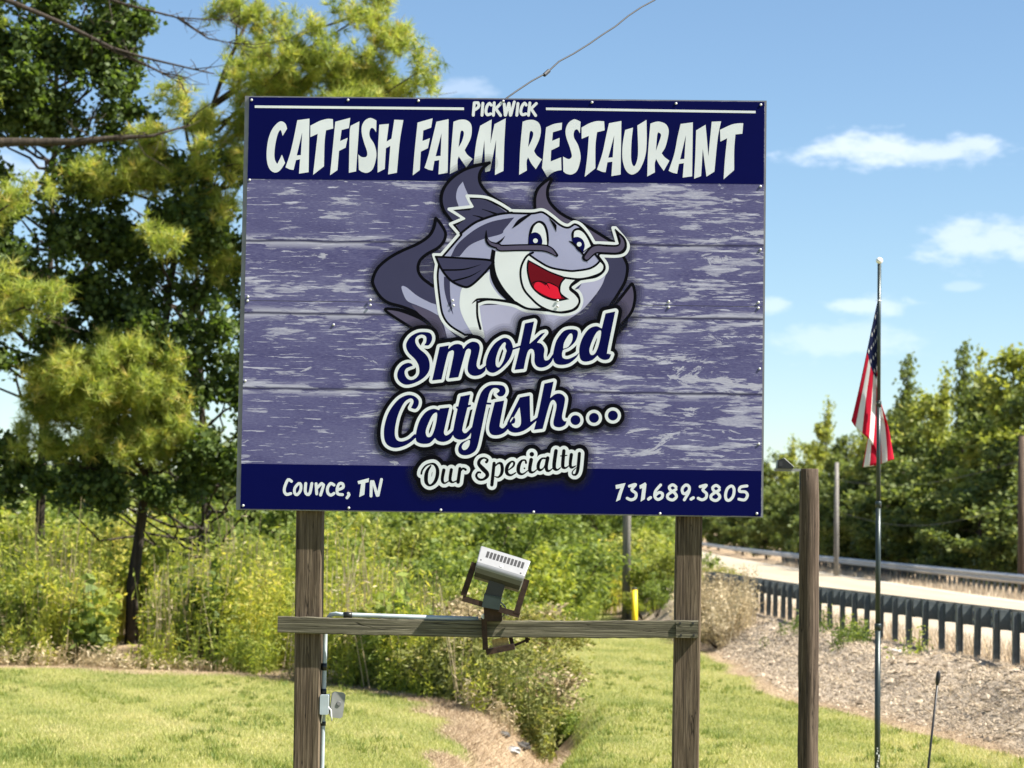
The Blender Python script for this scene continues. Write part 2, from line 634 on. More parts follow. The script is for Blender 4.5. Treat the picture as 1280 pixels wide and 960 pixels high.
def build_road():
    ys = np.concatenate([np.arange(-40, 160, 2.5), np.geomspace(160, 900, 40)])
    mb = MB()
    for k, y in enumerate(ys):
        x = float(rail_x(y))
        for off, dz in ((1.0, .012), (2.6, .03), (ROAD_W / 2, .055), (ROAD_W - 2.6, .03), (ROAD_W - 1.2, .012)):
            mb.v.append((x + off, y, ROAD_Z + dz - CAMBER * max(0, off - 1) / (ROAD_W - 1)))
        if k:
            for q in range(4):
                a = (k - 1) * 5 + q
                mb.f.append((a, a + 1, a + 6, a + 5))
                mb.mi.append(0)
    t = NT('road_surface')
    lane = t.n('ShaderNodeAttribute', attribute_name='lane').outputs['Fac']
    w = t.mapped('Object', (1, .25, 1))
    n1, n2 = t.noise(w, 1.2, 5), t.noise(t.mapped('Object'), 40, 3)
    c = t.mix(.35, t.ramp(n1, [(.3, (.3, .25, .17)), (.7, (.42, .35, .245))]), t.ramp(n2, [(.3, (.22, .2, .17)), (.7, (.5, .45, .37))]))
    tr = t.math('ABSOLUTE', t.math('SUBTRACT', t.math('FRACT', t.math('MULTIPLY', lane, 4.0)), .5))
    c = t.mix(t.math('MULTIPLY', t.ramp(tr, [(.0, (.45, .45, .45)), (.3, (0, 0, 0))]), n1), c, (.2, .17, .135, 1))
    c = t.mix(t.ramp(t.math('ABSOLUTE', t.math('SUBTRACT', t.math('ABSOLUTE', t.math('SUBTRACT', lane, .5)), .36)), [(.008, (.6, .6, .6)), (.012, (0, 0, 0))]), c, (.6, .58, .52, 1))
    o = mb.build('road', t.done(t.bsdf(c, .9, 0, .2, n2, .3, .01)), smooth=True)
    at = o.data.attributes.new('lane', 'FLOAT', 'POINT')
    at.data.foreach_set('value', np.tile(np.array([1.0, 2.6, ROAD_W / 2, ROAD_W - 2.6, ROAD_W - 1.2]) / ROAD_W, len(ys)).astype(np.float32))
    o['kind'] = 'structure'


build_road()

# ------------------------------------------------------------------ the big sign
SIGN_YAW, SIGN_LEAN = math.radians(-1.8285), math.radians(.126)
SW, SH = 3.048, 2.438
sign_c = Vector((-.0593, 13.9379, EYE + 1.3079))
sign_rot = Matrix.Rotation(SIGN_YAW, 4, 'Z') @ Matrix.Rotation(SIGN_LEAN, 4, 'Y')
base_z = gz(sign_c.x, sign_c.y)
# origin of the sign's frame: on the ground below its centre, front face of the print = local y 0
up = sign_rot @ Vector((0, 0, 1))
sign_o = sign_c - up * ((sign_c.z - base_z) / up.z)
SIGN_M = Matrix.Translation(sign_o) @ sign_rot
SIGN_I = SIGN_M.inverted()
sign_n = sign_rot @ Vector((0, 1, 0))
CAMP = Vector((0, 0, EYE))


def S(px, py, depth=0.0):
    """photo pixel -> (x, z) on the sign's own plane, depth metres behind the print face"""
    r = ray(px, py)
    p0 = sign_o + sign_n * depth
    k = (p0 - CAMP).dot(sign_n) / r.dot(sign_n)
    q = SIGN_I @ (CAMP + r * k)
    return q.x, q.z


def sign_frame(name):
    o = empty(name)
    o.matrix_world = SIGN_M
    return o


board = sign_frame('restaurant_sign')
tag(board, 'large navy and wood print restaurant sign with a catfish on two timber posts', 'sign')
cz = (SIGN_I @ sign_c).z
ztop, zbot = cz + SH / 2, cz - SH / 2
XL, XR = -SW / 2, SW / 2
zmid = S(630, 379.5)[1]


def wood_print(name):
    t = NT(name)
    v = t.mapped('Object')
    sx = t.n('ShaderNodeSeparateXYZ')
    t.l(v, sx.inputs[0])
    x, z = sx.outputs[0], sx.outputs[2]
    edges = [S(630, p)[1] for p in (304, 395, 489)]
    sel = None
    for k, e in enumerate(edges):
        g = t.math('MULTIPLY', t.math('LESS_THAN', z, e), 3.7 + k * 2.3)
        sel = g if sel is None else t.math('ADD', sel, g)
    cmb = t.n('ShaderNodeCombineXYZ')
    t.l(t.math('ADD', x, sel), cmb.inputs[0])
    t.l(sel, cmb.inputs[1])
    t.l(z, cmb.inputs[2])
    def stretched(sx_, sz_):
        m = t.n('ShaderNodeMapping')
        m.inputs['Scale'].default_value = (sx_, 1, sz_)
        t.l(cmb.outputs[0], m.inputs[0])
        return m.outputs[0]
    n_big = t.noise(stretched(1.6, 7), 1.0, 5, .6, .6)
    n_pat = t.noise(stretched(4.2, 26), 1.0, 7, .66, .5)
    n_str = t.noise(stretched(6, 80), 1.0, 5, .62, .4)
    n_fin = t.noise(stretched(40, 190), 1.0, 3, .7)
    n_mask = t.noise(stretched(1.5, 7.0), 1.0, 5, .58, .5)
    base = t.ramp(n_big, [(.3, (.05, .047, .135)), (.5, (.08, .077, .185)), (.7, (.12, .118, .235))])
    base = t.mix(.35, base, t.ramp(n_fin, [(.3, (.045, .042, .115)), (.55, (.13, .128, .24)), (.75, (.25, .25, .37))]))
    right = t.math('MULTIPLY', t.math('ADD', x, 1.3), .02)
    worn = t.math('ADD', t.math('ADD', t.math('MULTIPLY', n_pat, .52), t.math('MULTIPLY', n_str, .38)), right)
    worn = t.math('ADD', worn, t.math('MULTIPLY', t.math('SUBTRACT', n_mask, .48), .62))
    wm = t.ramp(worn, [(.545, (0, 0, 0)), (.57, (.75, .75, .75)), (.68, (1, 1, 1))])
    c = t.mix(wm, base, t.ramp(n_fin, [(.3, (.25, .25, .36)), (.7, (.40, .40, .49))]))
    flake = t.ramp(t.math('ADD', t.noise(stretched(2.4, 9.5), 1.0, 8, .7, .9), right), [(.63, (0, 0, 0)), (.645, (.9, .9, .9))])
    c = t.mix(flake, c, t.ramp(n_fin, [(.3, (.3, .3, .4)), (.7, (.43, .43, .51))]))
    streak = t.ramp(t.math('ADD', n_str, t.math('MULTIPLY', n_pat, .15)), [(.68, (0, 0, 0)), (.7, (.7, .7, .7))])
    c = t.mix(streak, c, (.46, .46, .57, 1))
    wob = t.math('MULTIPLY', t.math('SUBTRACT', t.noise(v, 2.5, 4), .5), .02)
    for e in edges:
        d = t.math('ABSOLUTE', t.math('SUBTRACT', t.math('ADD', z, wob), e))
        near = t.n('ShaderNodeMapRange')
        near.inputs['From Min'].default_value = .004
        near.inputs['From Max'].default_value = .016
        near.inputs['To Min'].default_value = .95
        near.inputs['To Max'].default_value = 0
        t.l(t.math('ADD', d, t.math('MULTIPLY', n_str, .006)), near.inputs[0])
        edge = t.n('ShaderNodeMapRange')
        edge.inputs['From Min'].default_value = .012
        edge.inputs['From Max'].default_value = .05
        edge.inputs['To Min'].default_value = .75
        edge.inputs['To Max'].default_value = 0
        t.l(d, edge.inputs[0])
        fl_ = t.math('MULTIPLY', edge.outputs[0], t.ramp(n_pat, [(.46, (0, 0, 0)), (.52, (1, 1, 1))]))
        c = t.mix(fl_, c, (.42, .42, .52, 1))
        c = t.mix(near.outputs[0], c, (.03, .03, .065, 1))
    return t.done(t.bsdf(c, .5, 0, .05))


M['wood_print'] = wood_print('printed_planks')
bk = MB().box(XL - .026, XR + .012, .0075, .0455, zbot - .006, ztop + .008)
bk.build('backing_frame', M['frame_metal'], board)
up_panel = MB().box(XL, XR, 0, .006, zmid + .0016, ztop).build('upper_panel', M['wood_print'], board)
lo_panel = MB().box(XL, XR, 0, .006, zbot, zmid - .0016).build('lower_panel', M['wood_print'], board)
for (pa, pb) in (((388, 640), (384.5, 960)), ((861, 645), (856.5, 960))):
    xa, xb = S(*pa, .12)[0], S(*pb, .12)[0]
    k = (xa - xb) / (S(*pa, .12)[1] - S(*pb, .12)[1])
    f = lambda z: xa + (z - S(*pa, .12)[1]) * k
    mb = MB()
    rnd = random.Random(int(pa[0]))
    zs = [-.5] + [i * .16 for i in range(0, 30) if i * .16 < ztop - .1]
    ring = []
    w, b = .0765, .008
    for z in zs:
        jx, jy = rnd.uniform(-.0015, .0015), rnd.uniform(-.001, .001)
        c = f(z) + jx
        ring.append([(c - w + b, .0475), (c + w - b, .0475), (c + w, .0475 + b), (c + w, .19), (c - w, .19), (c - w, .0475 + b)])
    vs = [(x, y + .0, z) for rg, z in zip(ring, zs) for x, y in rg]
    fs = [tuple(range(6))[::-1], tuple((len(zs) - 1) * 6 + q for q in range(6))]
    for i in range(len(zs) - 1):
        for q in range(6):
            fs.append((i * 6 + q, i * 6 + (q + 1) % 6, (i + 1) * 6 + (q + 1) % 6, (i + 1) * 6 + q))
    mb.add(vs, fs)
    mb.build('post', M['post_wood'], board)
# cross beam in front of the posts
bl0, bl1 = S(347, 770.5), S(347, 791)
br0, br1 = S(873, 775.5), S(873, 797.5)
mb = MB()
rnd = random.Random(5)
NB = 60
for i in range(NB + 1):
    t_ = i / NB
    x = bl0[0] + (br0[0] - bl0[0]) * t_
    sag = -.012 * math.sin(math.pi * t_)
    z1 = bl0[1] + (br0[1] - bl0[1]) * t_ + rnd.uniform(-.0018, .0018) + sag
    z0 = bl1[1] + (br1[1] - bl1[1]) * t_ + rnd.uniform(-.002, .002) + sag
    c = .005
    mb.v += [(x, .0095, z0), (x, .0055, z0 + c), (x, .0055, z1 - c), (x, .0095, z1), (x, .0465, z1), (x, .0465, z0)]
    if i:
        for q in range(6):
            mb.f.append(((i - 1) * 6 + q, (i - 1) * 6 + (q + 1) % 6, i * 6 + (q + 1) % 6, i * 6 + q)[::-1])
            mb.mi.append(0)
mb.f += [tuple(range(6)), tuple(NB * 6 + q for q in range(6))[::-1]]
mb.mi += [0, 0]
mb.build('cross_beam', M['beam_wood'], board)
sp = S(845, 787)
ep = S(871.5, 787)
MB().box(sp[0], ep[0], -.006, .0052, sp[1] - .047, sp[1] + .045).build('splice_block', M['beam_wood'], board)
bolt_mesh = MB().bbox(-.006, .006, -.009, -.0055, -.006, .006, .002).mesh('bolt', M['lamp_dark'])
for q in ((850, 779), (866, 779), (851, 794), (867, 794)):
    x, z = S(*q)
    o = link(bpy.data.objects.new('bolt', bolt_mesh), board)
    o.location = (x, 0, z)


# ---- printed artwork: outlines traced in photo pixels and filled as thin sheets on the sign plane
def cr(pts, closed=True, step=1.2):
    """Catmull-Rom through points; entries (x, y, corner)"""
    n = len(pts)
    out = []
    last = n if closed else n - 1
    for i in range(last):
        p1, p2 = pts[i], pts[(i + 1) % n]
        p0 = pts[i - 1] if (closed or i > 0) else p1
        p3 = pts[(i + 2) % n] if (closed or i + 2 < n) else p2
        if p1[-1]:
            p0 = tuple(2 * a - b for a, b in zip(p1, p2))
        if p2[-1]:
            p3 = tuple(2 * a - b for a, b in zip(p2, p1))
        L = math.hypot(p2[0] - p1[0], p2[1] - p1[1])
        k = max(1, int(L / step))
        if p1[-1] and p2[-1]:
            k = 1 if len(p1) == 3 else k
        for j in range(k):
            t = j / k
            q = []
            for a, b, c, d in zip(p0[:-1], p1[:-1], p2[:-1], p3[:-1]):
                q.append(.5 * (2 * b + (c - a) * t + (2 * a - 5 * b + 4 * c - d) * t * t + (3 * b - a - 3 * c + d) * t ** 3))
            out.append(tuple(q))
    if not closed:
        out.append(tuple(pts[-1][:-1]))
    return out


REG = {'H1': (325, 140, 10.667), 'H2': (420, 140, 10.667), 'H3': (510, 140, 9.846), 'H4': (640, 140, 10.667),
       'H5': (735, 140, 10.667), 'H6': (825, 140, 10.667), 'P1': (580, 115, 11.636),
       'S1': (485, 400, 9.143), 'S2': (620, 375, 8.0), 'S3': (470, 480, 8.0), 'S4': (620, 465, 7.53),
       'S5': (515, 560, 10.667), 'S6': (620, 550, 10.667), 'S7': (340, 585, 8.533), 'S8': (760, 595, 6.919),
       'E1': (460, 265, 9.6), 'E2': (540, 200, 9.6), 'E3': (540, 280, 9.6), 'E4': (620, 215, 9.6), 'E5': (700, 265, 9.6),
       'E6': (610, 300, 9.6), 'E7': (690, 310, 8.727), 'E8': (460, 340, 9.143), 'PX': (0, 0, 1.0)}


def parse(reg, s):
    """'x,y' or 'x,y*' (corner); a point may start with REG: to switch the tracing window"""
    ox, oy, k = REG[reg]
    out = []
    for w in s.split():
        if ':' in w:
            rg, w = w.split(':')
            ox, oy, k = REG[rg]
        c = w.endswith('*')
        q = [float(a) for a in w.rstrip('*').split(',')]
        out.append((ox + q[0] / k, oy + q[1] / k) + ((q[2] / k,) if len(q) > 2 else ()) + (c,))
    return out


def loop(reg, s):
    return cr(parse(reg, s), True, .9)


class Field:
    """union of strokes and outlines as a distance field, cut at any offset"""
    def __init__(self, pad=14, res=.4):
        self.items, self.pad, self.res = [], pad, res

    def stroke(self, reg, s, r=None, closed=False):
        p = parse(reg, s)
        if r is not None:
            rr = r / REG[reg][2]
            p = [(a[0], a[1], rr, a[-1]) for a in p]
        self.items.append(('s', cr(p, closed, 1.5)))
        return self

    def poly(self, reg, s, *holes):
        self.items.append(('p', [loop(reg, s)] + [loop(reg, h) for h in holes]))
        return self

    def dot(self, reg, x, y, r):
        ox, oy, k = REG[reg]
        self.items.append(('s', [(ox + x / k, oy + y / k, r / k)] * 2))
        return self

    def compute(self):
        P = []
        for k, d in self.items:
            P += [q[:2] for q in d] if k == 's' else [q for l in d for q in l]
        P = np.array(P)
        m = self.pad + 6
        self.x0, self.y0 = P.min(0) - m
        x1, y1 = P.max(0) + m
        h = self.res
        self.xs, self.ys = np.arange(self.x0, x1, h), np.arange(self.y0, y1, h)
        D = np.full((len(self.ys), len(self.xs)), 99.0)

        def seg(a, b, A, B):
            ab = (b[0] - a[0], b[1] - a[1])
            L2 = ab[0] ** 2 + ab[1] ** 2 + 1e-12
            t = np.clip(((A - a[0]) * ab[0] + (B - a[1]) * ab[1]) / L2, 0, 1)
            return np.hypot(A - a[0] - t * ab[0], B - a[1] - t * ab[1]), t

        def win(pts, ex):
            q = np.array(pts)
            i0, i1 = int((q[:, 0].min() - ex - self.x0) / h), int((q[:, 0].max() + ex - self.x0) / h) + 2
            j0, j1 = int((q[:, 1].min() - ex - self.y0) / h), int((q[:, 1].max() + ex - self.y0) / h) + 2
            i0, j0 = max(i0, 0), max(j0, 0)
            A, B = np.meshgrid(self.xs[i0:i1], self.ys[j0:j1])
            return slice(j0, j1), slice(i0, i1), A, B
        for k, d in self.items:
            if k == 's':
                for a, b in zip(d[:-1], d[1:]):
                    sj, si, A, B = win([a[:2], b[:2]], self.pad + max(a[2], b[2]))
                    dd, t = seg(a, b, A, B)
                    D[sj, si] = np.minimum(D[sj, si], dd - (a[2] + (b[2] - a[2]) * t))
            else:
                sj, si, A, B = win([q for l in d for q in l], self.pad)
                dd = np.full(A.shape, 99.0)
                ins = np.zeros(A.shape, bool)
                ys_, jj0, ii0 = B[:, 0], sj.start, si.start
                for l in d:
                    for a, b in zip(l, l[1:] + l[:1]):
                        tj, ti, A2, B2 = win([a, b], self.pad)
                        loc = (slice(max(tj.start - jj0, 0), tj.stop - jj0), slice(max(ti.start - ii0, 0), ti.stop - ii0))
                        e, _ = seg(a, b, A[loc], B[loc])
                        dd[loc] = np.minimum(dd[loc], e)
                        if a[1] != b[1]:
                            lo, hi = min(a[1], b[1]), max(a[1], b[1])
                            k0, k1 = np.searchsorted(ys_, lo, 'left'), np.searchsorted(ys_, hi, 'left')
                            if k1 > k0:
                                ins[k0:k1] ^= A[k0:k1] < (b[0] - a[0]) * (B[k0:k1] - a[1]) / (b[1] - a[1]) + a[0]
                D[sj, si] = np.minimum(D[sj, si], np.where(ins, -dd, dd))
        self.D = D
        return self

    def cut(self, level):
        """closed contour loops of D = level (marching squares)"""
        F = self.D - level
        F = np.where(np.abs(F) < 1e-6, 1e-6, F)
        s = F < 0
        code = s[:-1, :-1] * 1 + s[:-1, 1:] * 2 + s[1:, 1:] * 4 + s[1:, :-1] * 8
        js, is_ = np.nonzero((code > 0) & (code < 15))
        nxt = {}

        def pt(e):
            o, j, i = e
            if o == 0:
                a, b = F[j, i], F[j, i + 1]
                return (self.xs[i] + self.res * a / (a - b), self.ys[j])
            a, b = F[j, i], F[j + 1, i]
            return (self.xs[i], self.ys[j] + self.res * a / (a - b))
        T = {1: [('L', 'T')], 2: [('T', 'R')], 3: [('L', 'R')], 4: [('R', 'B')], 5: [('L', 'T'), ('R', 'B')], 6: [('T', 'B')], 7: [('L', 'B')],
             8: [('B', 'L')], 9: [('B', 'T')], 10: [('T', 'R'), ('B', 'L')], 11: [('B', 'R')], 12: [('R', 'L')], 13: [('R', 'T')], 14: [('T', 'L')]}
        for j, i in zip(js.tolist(), is_.tolist()):
            ed = {'T': (0, j, i), 'B': (0, j + 1, i), 'L': (1, j, i), 'R': (1, j, i + 1)}
            for a, b in T[int(code[j, i])]:
                nxt[ed[a]] = ed[b]
        loops = []
        while nxt:
            a = next(iter(nxt))
            st, path = a, []
            while a in nxt:
                path.append(pt(a))
                a = nxt.pop(a)
            if len(path) > 5:
                loops.append(thin(path))
        return loops


def thin(p, tol=.06):
    """drop points that lie on a straight run"""
    keep = [p[0]]
    i = 0
    n = len(p)
    while i < n - 1:
        j = i + 1
        while j + 1 < n and j - i < 7:
            a, b = p[i], p[j + 1]
            L = math.hypot(b[0] - a[0], b[1] - a[1]) + 1e-9
            if max(abs((b[0] - a[0]) * (q[1] - a[1]) - (b[1] - a[1]) * (q[0] - a[0])) / L for q in p[i + 1:j + 1]) > tol:
                break
            j += 1
        keep.append(p[j])
        i = j
    return keep


def nest(loops):
    """group outlines with their own holes"""
    def inside(p, l):
        c = False
        for a, b in zip(l, l[1:] + l[:1]):
            if (a[1] > p[1]) != (b[1] > p[1]) and p[0] < (b[0] - a[0]) * (p[1] - a[1]) / (b[1] - a[1]) + a[0]:
                c = not c
        return c
    n = len(loops)
    if n == 1:
        return [loops]
    inn = [[j for j in range(n) if j != i and inside(loops[i][0], loops[j])] for i in range(n)]
    out = []
    for i in range(n):
        if len(inn[i]) % 2 == 0:
            out.append([loops[i]] + [loops[j] for j in range(n) if i in inn[j] and len(inn[j]) == len(inn[i]) + 1])
    return out


class Art:
    """stack of flat ink shapes; every later shape lies 0.03 mm nearer the viewer"""
    def __init__(self, depth):
        self.mb, self.mats, self.z = MB(), [], depth

    def fill(self, mat, loops):
        if mat not in self.mats:
            self.mats.append(mat)
        self.z += .00003
        for grp in nest(loops):
            flat = [q for l in grp for q in l]
            tri = tessellate_polygon([[Vector((q[0], q[1], 0)) for q in l] for l in grp])
            vs = []
            for q in flat:
                x, z = S(q[0], q[1])
                vs.append((x, -self.z, z))
            fs = []
            for a, b, c in tri:
                A, B, C_ = vs[a], vs[b], vs[c]
                cr_ = (B[0] - A[0]) * (C_[2] - A[2]) - (B[2] - A[2]) * (C_[0] - A[0])
                fs.append((a, b, c) if cr_ > 0 else (a, c, b))
            self.mb.add(vs, fs, self.mats.index(mat))
        return self

    def build(self, name, parent):
        return self.mb.build(name, [M[m] for m in self.mats], parent)


def band(name, y0l, y0r, y1l, y1r, parent):
    a0, a1 = S(640, (y0l + y0r) / 2)[1], S(640, (y1l + y1r) / 2)[1]
    a0, a1 = min(a0, ztop - .001), max(a1, zbot + .001)
    return MB().box(XL + .0015, XR - .0015, -.0006, -.0002, a1, a0).build(name, M['ink_navy2'], parent)


band('header_band', 110, 118, 224, 230, up_panel)
band('footer_band', 580, 588.5, 650, 650, lo_panel)

# ---- headline
head = Art(.0007)
HEAD = [
 ('H1', "362,222* 338,155 285,125 230,150 160,235 110,370 88,550 100,690 140,775 205,808 270,775 335,680* 293,570* 230,695* 200,640 192,560 205,430 235,300 268,240 285,255* 302,318*"),
 ('H1', "498,110* 660,88* 648,803* 520,822* 535,630* 480,642* 447,773* 400,765 340,738* 400,560 450,350", "563,270* 490,580* 545,575*"),
 ('H1', "672,182* 800,118 900,92 972,95* 976,220* 880,245* 862,400 853,725* 708,838* 735,600 770,290* 672,335*"),
 ('H2', "-9,130* 190,78* 172,215* 75,240* 55,388* 155,345* 128,475* 40,520* 20,775* -79,842* -40,450"),
 ('H2', "195,185* 312,125* 268,792* 172,810* 182,300"),
 ('H2', "540,115* 500,92 450,80 385,115 345,190 345,290 375,410 415,530 410,590 370,605 330,595 298,565* 305,770* 350,800 420,810 490,760 530,640 538,540 510,430 455,340 445,280 460,225 485,212 510,230 535,270*"),
 ('H2', "578,170* 705,158* 675,395* 740,355* 778,103* 898,108* 850,400 812,810* 695,832* 725,450* 665,485* 650,760* 555,808* 560,500"),
 ('H3', "118,130* 303,78* 285,192* 188,228* 178,358* 270,322* 245,445* 158,488* 145,715* 58,780* 75,560 95,350"),
 ('H3', "350,120* 500,88* 488,748* 375,768* 385,592* 325,602* 305,720* 260,712 203,688* 250,540 300,330", "413,262* 340,545* 402,540*"),
 ('H3', "560,120* 640,95 720,100 775,150 785,240 765,340 697,470* 730,525 795,578* 718,682* 660,600 625,545* 610,600 612,715* 515,765* 530,500", "645,258 665,228 685,245 685,290 660,370 622,435*"),
 ('H3', "888,170* 1030,92* 1015,385* 1065,150* 1203,78* 1185,400 1175,725* 1070,775* 1085,340* 1010,725* 950,740* 940,345* 905,625* 808,640* 840,380"),
 ('H4', "142,130* 210,108 290,108 360,150 385,240 365,360 293,520* 330,580 398,632* 318,762* 260,690 215,605* 195,660 198,780* 95,838* 110,480", "238,270 262,255 282,275 280,320 255,390 215,468*"),
 ('H4', "455,205* 560,160 668,142* 662,235* 545,270* 535,385* 635,345* 630,458* 522,512* 515,660* 655,605* 660,775* 600,785 530,815 470,868* 400,745* 425,500"),
 ('H4', "915,130* 870,108 820,100 750,150 715,240 725,340 770,470 797,570 790,610 750,628 680,595* 685,795* 730,825 800,832 870,780 910,650 912,560 880,440 830,350 822,290 840,240 875,235 905,285*"),
 ('H5', "-86,208* 20,150 120,122 215,125* 222,245* 120,270* 100,450 98,750* -44,865* -10,600 11,318* -84,358*"),
 ('H5', "280,150* 445,120* 435,835* 312,855* 325,662* 258,672* 235,803* 190,798 120,768* 190,560 240,330", "350,310* 270,610* 330,605*"),
 ('H5', "495,240* 600,208* 580,400 575,620 600,715 630,710 660,620 668,480 658,180* 780,105* 782,420 760,600 700,750 640,815 570,832 500,770 462,640 458,500 470,380"),
 ('H5', "832,155* 900,132 960,130 1040,165 1075,240 1065,340 1030,470 982,550* 1020,600 1085,650* 1010,785* 950,700 908,625* 890,690 892,805* 790,860* 800,550", "925,295 950,278 972,300 965,350 905,520*"),
 ('H6', "275,160* 438,138* 428,858* 302,875* 318,682* 252,692* 228,823* 170,810 115,785* 190,560 235,330", "345,310* 268,632* 325,625*"),
 ('H6', "482,245* 608,170* 645,590* 690,130* 815,125* 770,350 725,795* 620,862* 570,490* 548,855* 455,890* 470,600"),
 ('H6', "800,238* 950,170 1040,152 1110,150* 1098,290* 1005,300* 990,500 988,775* 848,898* 865,640 895,350* 805,395*"),
]
for reg, o_, *hs in HEAD:
    head.fill('ink_white', [loop(reg, o_)] + [loop(reg, h) for h in hs])
for q in ([(318.5, 131.8), (580, 134.4), (580, 137.6), (318.5, 134.9)], [(682.5, 134.5), (944.5, 138.6), (944.5, 141.6), (682.5, 137.6)]):
    head.fill('ink_white', [q])
f = Field(pad=4, res=.3)
for s in ("150,158 135,338", "150,160 205,158 218,190 205,225 165,255", "275,165 262,338", "395,190 372,165 335,205 318,285 342,332 388,318",
          "440,158 428,338", "540,162 460,245", "460,240 532,342", "585,175 600,338", "650,170 605,335", "655,165 675,338", "732,145 680,335",
          "785,168 768,338", "905,190 882,163 845,205 825,285 850,332 898,318", "958,160 938,338", "1052,168 972,245", "972,240 1042,342"):
    f.stroke('P1', s, 21)
head.fill('ink_white', f.compute().cut(0))
head.build('headline_lettering', up_panel)

# ---- footer lettering
foot = Art(.0007)
f = Field(pad=4, res=.3)
for s in ("208,142 172,125 138,195 132,250 155,282 200,272", "425,165 405,265 378,283 355,250 360,165", "470,168 477,275", "478,215 530,165 550,180 518,288",
          "662,182 625,165 592,215 597,268 630,290 662,270", "695,235 758,208 752,168 718,168 695,220 702,275 752,284", "815,270 822,285 800,318",
          "1060,145 1056,298", "1078,145 1122,292", "1168,122 1132,290"):
    f.stroke('S7', s, 15.5)
f.stroke('S7', "285,165 243,215 242,268 268,285 304,240 308,180", 15, True)
f.poly('S7', "912,140* 1035,108* 1030,150* 995,158* 985,285* 930,310* 950,168* 922,172*")
foot.fill('ink_white', f.compute().cut(0))
foot.build('town_lettering', lo_panel)
foot = Art(.0007)
f = Field(pad=4, res=.3)
for s in ("185,88 238,74 205,118 242,150 236,190 200,206 166,192", "455,78 412,130 405,178 430,203 466,186 470,152 442,142 412,165",
          "700,125 672,152 648,148 642,110 672,78 700,90 700,135 660,206",
          "797,92 850,80 820,120 852,152 846,190 812,206 780,192", "1202,86 1146,96 1138,132 1188,138 1206,168 1182,206 1132,200"):
    f.stroke('S8', s, 12.5)
f.poly('S8', "65,78* 152,60* 120,150 105,205* 68,222* 90,150 108,105* 68,112*")
f.poly('S8', "272,82* 322,55* 333,72* 318,200* 282,222* 296,105* 275,112*")
f.stroke('S8', "588,95 560,76 530,95 540,122 578,148 592,180 560,207 520,194 516,165 550,138 588,115", 12.5, True)
f.stroke('S8', "963,100 935,81 905,100 915,127 953,153 967,185 935,212 895,199 891,170 925,143 963,120", 12.5, True)
f.stroke('S8', "1068,86 1032,110 1016,165 1026,206 1054,208 1084,170 1090,112", 12.5, True)
f.stroke('S8', "350,200 368,186", 13).stroke('S8', "718,200 738,188", 13)
foot.fill('ink_white', f.compute().cut(0))
foot.build('phone_lettering', lo_panel)

# ---- leaping fish emblem
fish = Art(.0012)
plume_l = "E1:815,75* 790,190 730,290 600,380 400,470 250,555 120,670 60,800 E8:62,150 130,270 230,350 400,400 560,470 700,580 765,690"
plume_r = "E1:815,75* 870,140 930,250 910,350 840,430 700,510 620,590 600,690 650,790 780,890"
top_l = "E2:690,35 560,62 400,112 260,200 160,310 112,440 130,580 200,690 245,745"
top_r = "E2:685,35 600,110 567,200 590,300 680,410 780,480 900,560"
horn_l = "E4:650,72 520,180 468,300 468,445"
horn_r = "E4:668,92 622,200 627,320 700,430 830,530 E5:300,160 610,345 690,360"
P_body = ("E2:940,600* 800,515 640,448 420,432* 485,560* 205,590* 385,700* 220,770* 325,890* E3:110,370* 20,370* 55,480* 40,640 65,900 E8:830,500 920,630 1100,745* "
          "PX:604,421* 600,403 597,381* 610,377.5 E6:200,765 330,795 450,848 640,870 E7:0,712 150,728 280,680 325,580 300,490 230,430* 320,368* "
          "E5:300,830 450,800 550,720 560,630 490,525* 680,530 780,500 820,420 790,340 665,190* 635,190* 690,385* 560,375 412,370* 340,250 250,150 170,120 E4:860,640 780,610 680,530 560,455 430,470 172,465*")
body = Field(pad=22, res=.4).poly('PX', P_body).compute()
sil = Field(pad=22, res=.5)
sil.poly('PX', plume_l + " PX:560,425 600,425 E2:245,745 200,690 130,580 112,440 160,310 260,200 400,112 560,62 690,35 600,110 567,200 590,300 680,410 780,480 900,560 PX:668,262 668,246 674,234 687,223 685,236 685,248 693,260 706,270 731,282 762,300 771,302 766,286 784,302 785,310 784,333 782,350 794,360 790,385 770,410 600,430 560,425")
sil.compute()
for lv in (11, 8, 5.5, 3):
    fish.fill('ink_soft', sil.cut(lv))


def shape(mat, reg, s, *holes):
    fish.fill(mat, [loop(reg, s)] + [loop(reg, h) for h in holes])


def line(mat, *strokes, r=None, reg='PX'):
    f = Field(pad=3, res=.35)
    for s in strokes:
        if ',' in s.split()[0].split(':')[-1] and s.split()[0].count(',') == 2:
            f.stroke(reg, s)
        else:
            p = parse(reg, s)
            f.items.append(('s', cr([(a[0], a[1], r, a[-1]) for a in p], False, 1.5)))
    fish.fill(mat, f.compute().cut(0))


# smoke plumes behind the fish
shape('ink_slate', 'PX', plume_l + " PX:560,425* 600,420* 560,365* E1:780,890 650,790 600,690 620,590 700,510 840,430 910,350 930,250 870,140")
line('ink_black', plume_l, plume_r, r=1.9)
shape('ink_lilac', 'E8', "385,165 440,175 560,270 700,345 775,370* 810,500* 700,440 560,380 450,330 400,240")
shape('ink_plum', 'E8', "500,375 620,410 720,455 810,505* 900,740* 800,760* 770,660 690,560 580,470")
shape('ink_lilac2', 'E8', "800,490* 870,600 1010,745* 905,755* 870,620 825,530")
shape('ink_plum', 'E8', "200,440* 330,430 470,460 620,530 740,620* 640,620 500,640*")
line('ink_black', "500,640,17 200,440,15 330,430,18 520,488,24 660,570,17 775,690,16", reg='E8')
shape('ink_slate', 'PX', top_l + " PX:580,300* 640,290* E2:900,560 780,480 680,410 590,300 567,200 600,110")
line('ink_black', top_l, top_r, r=1.95)
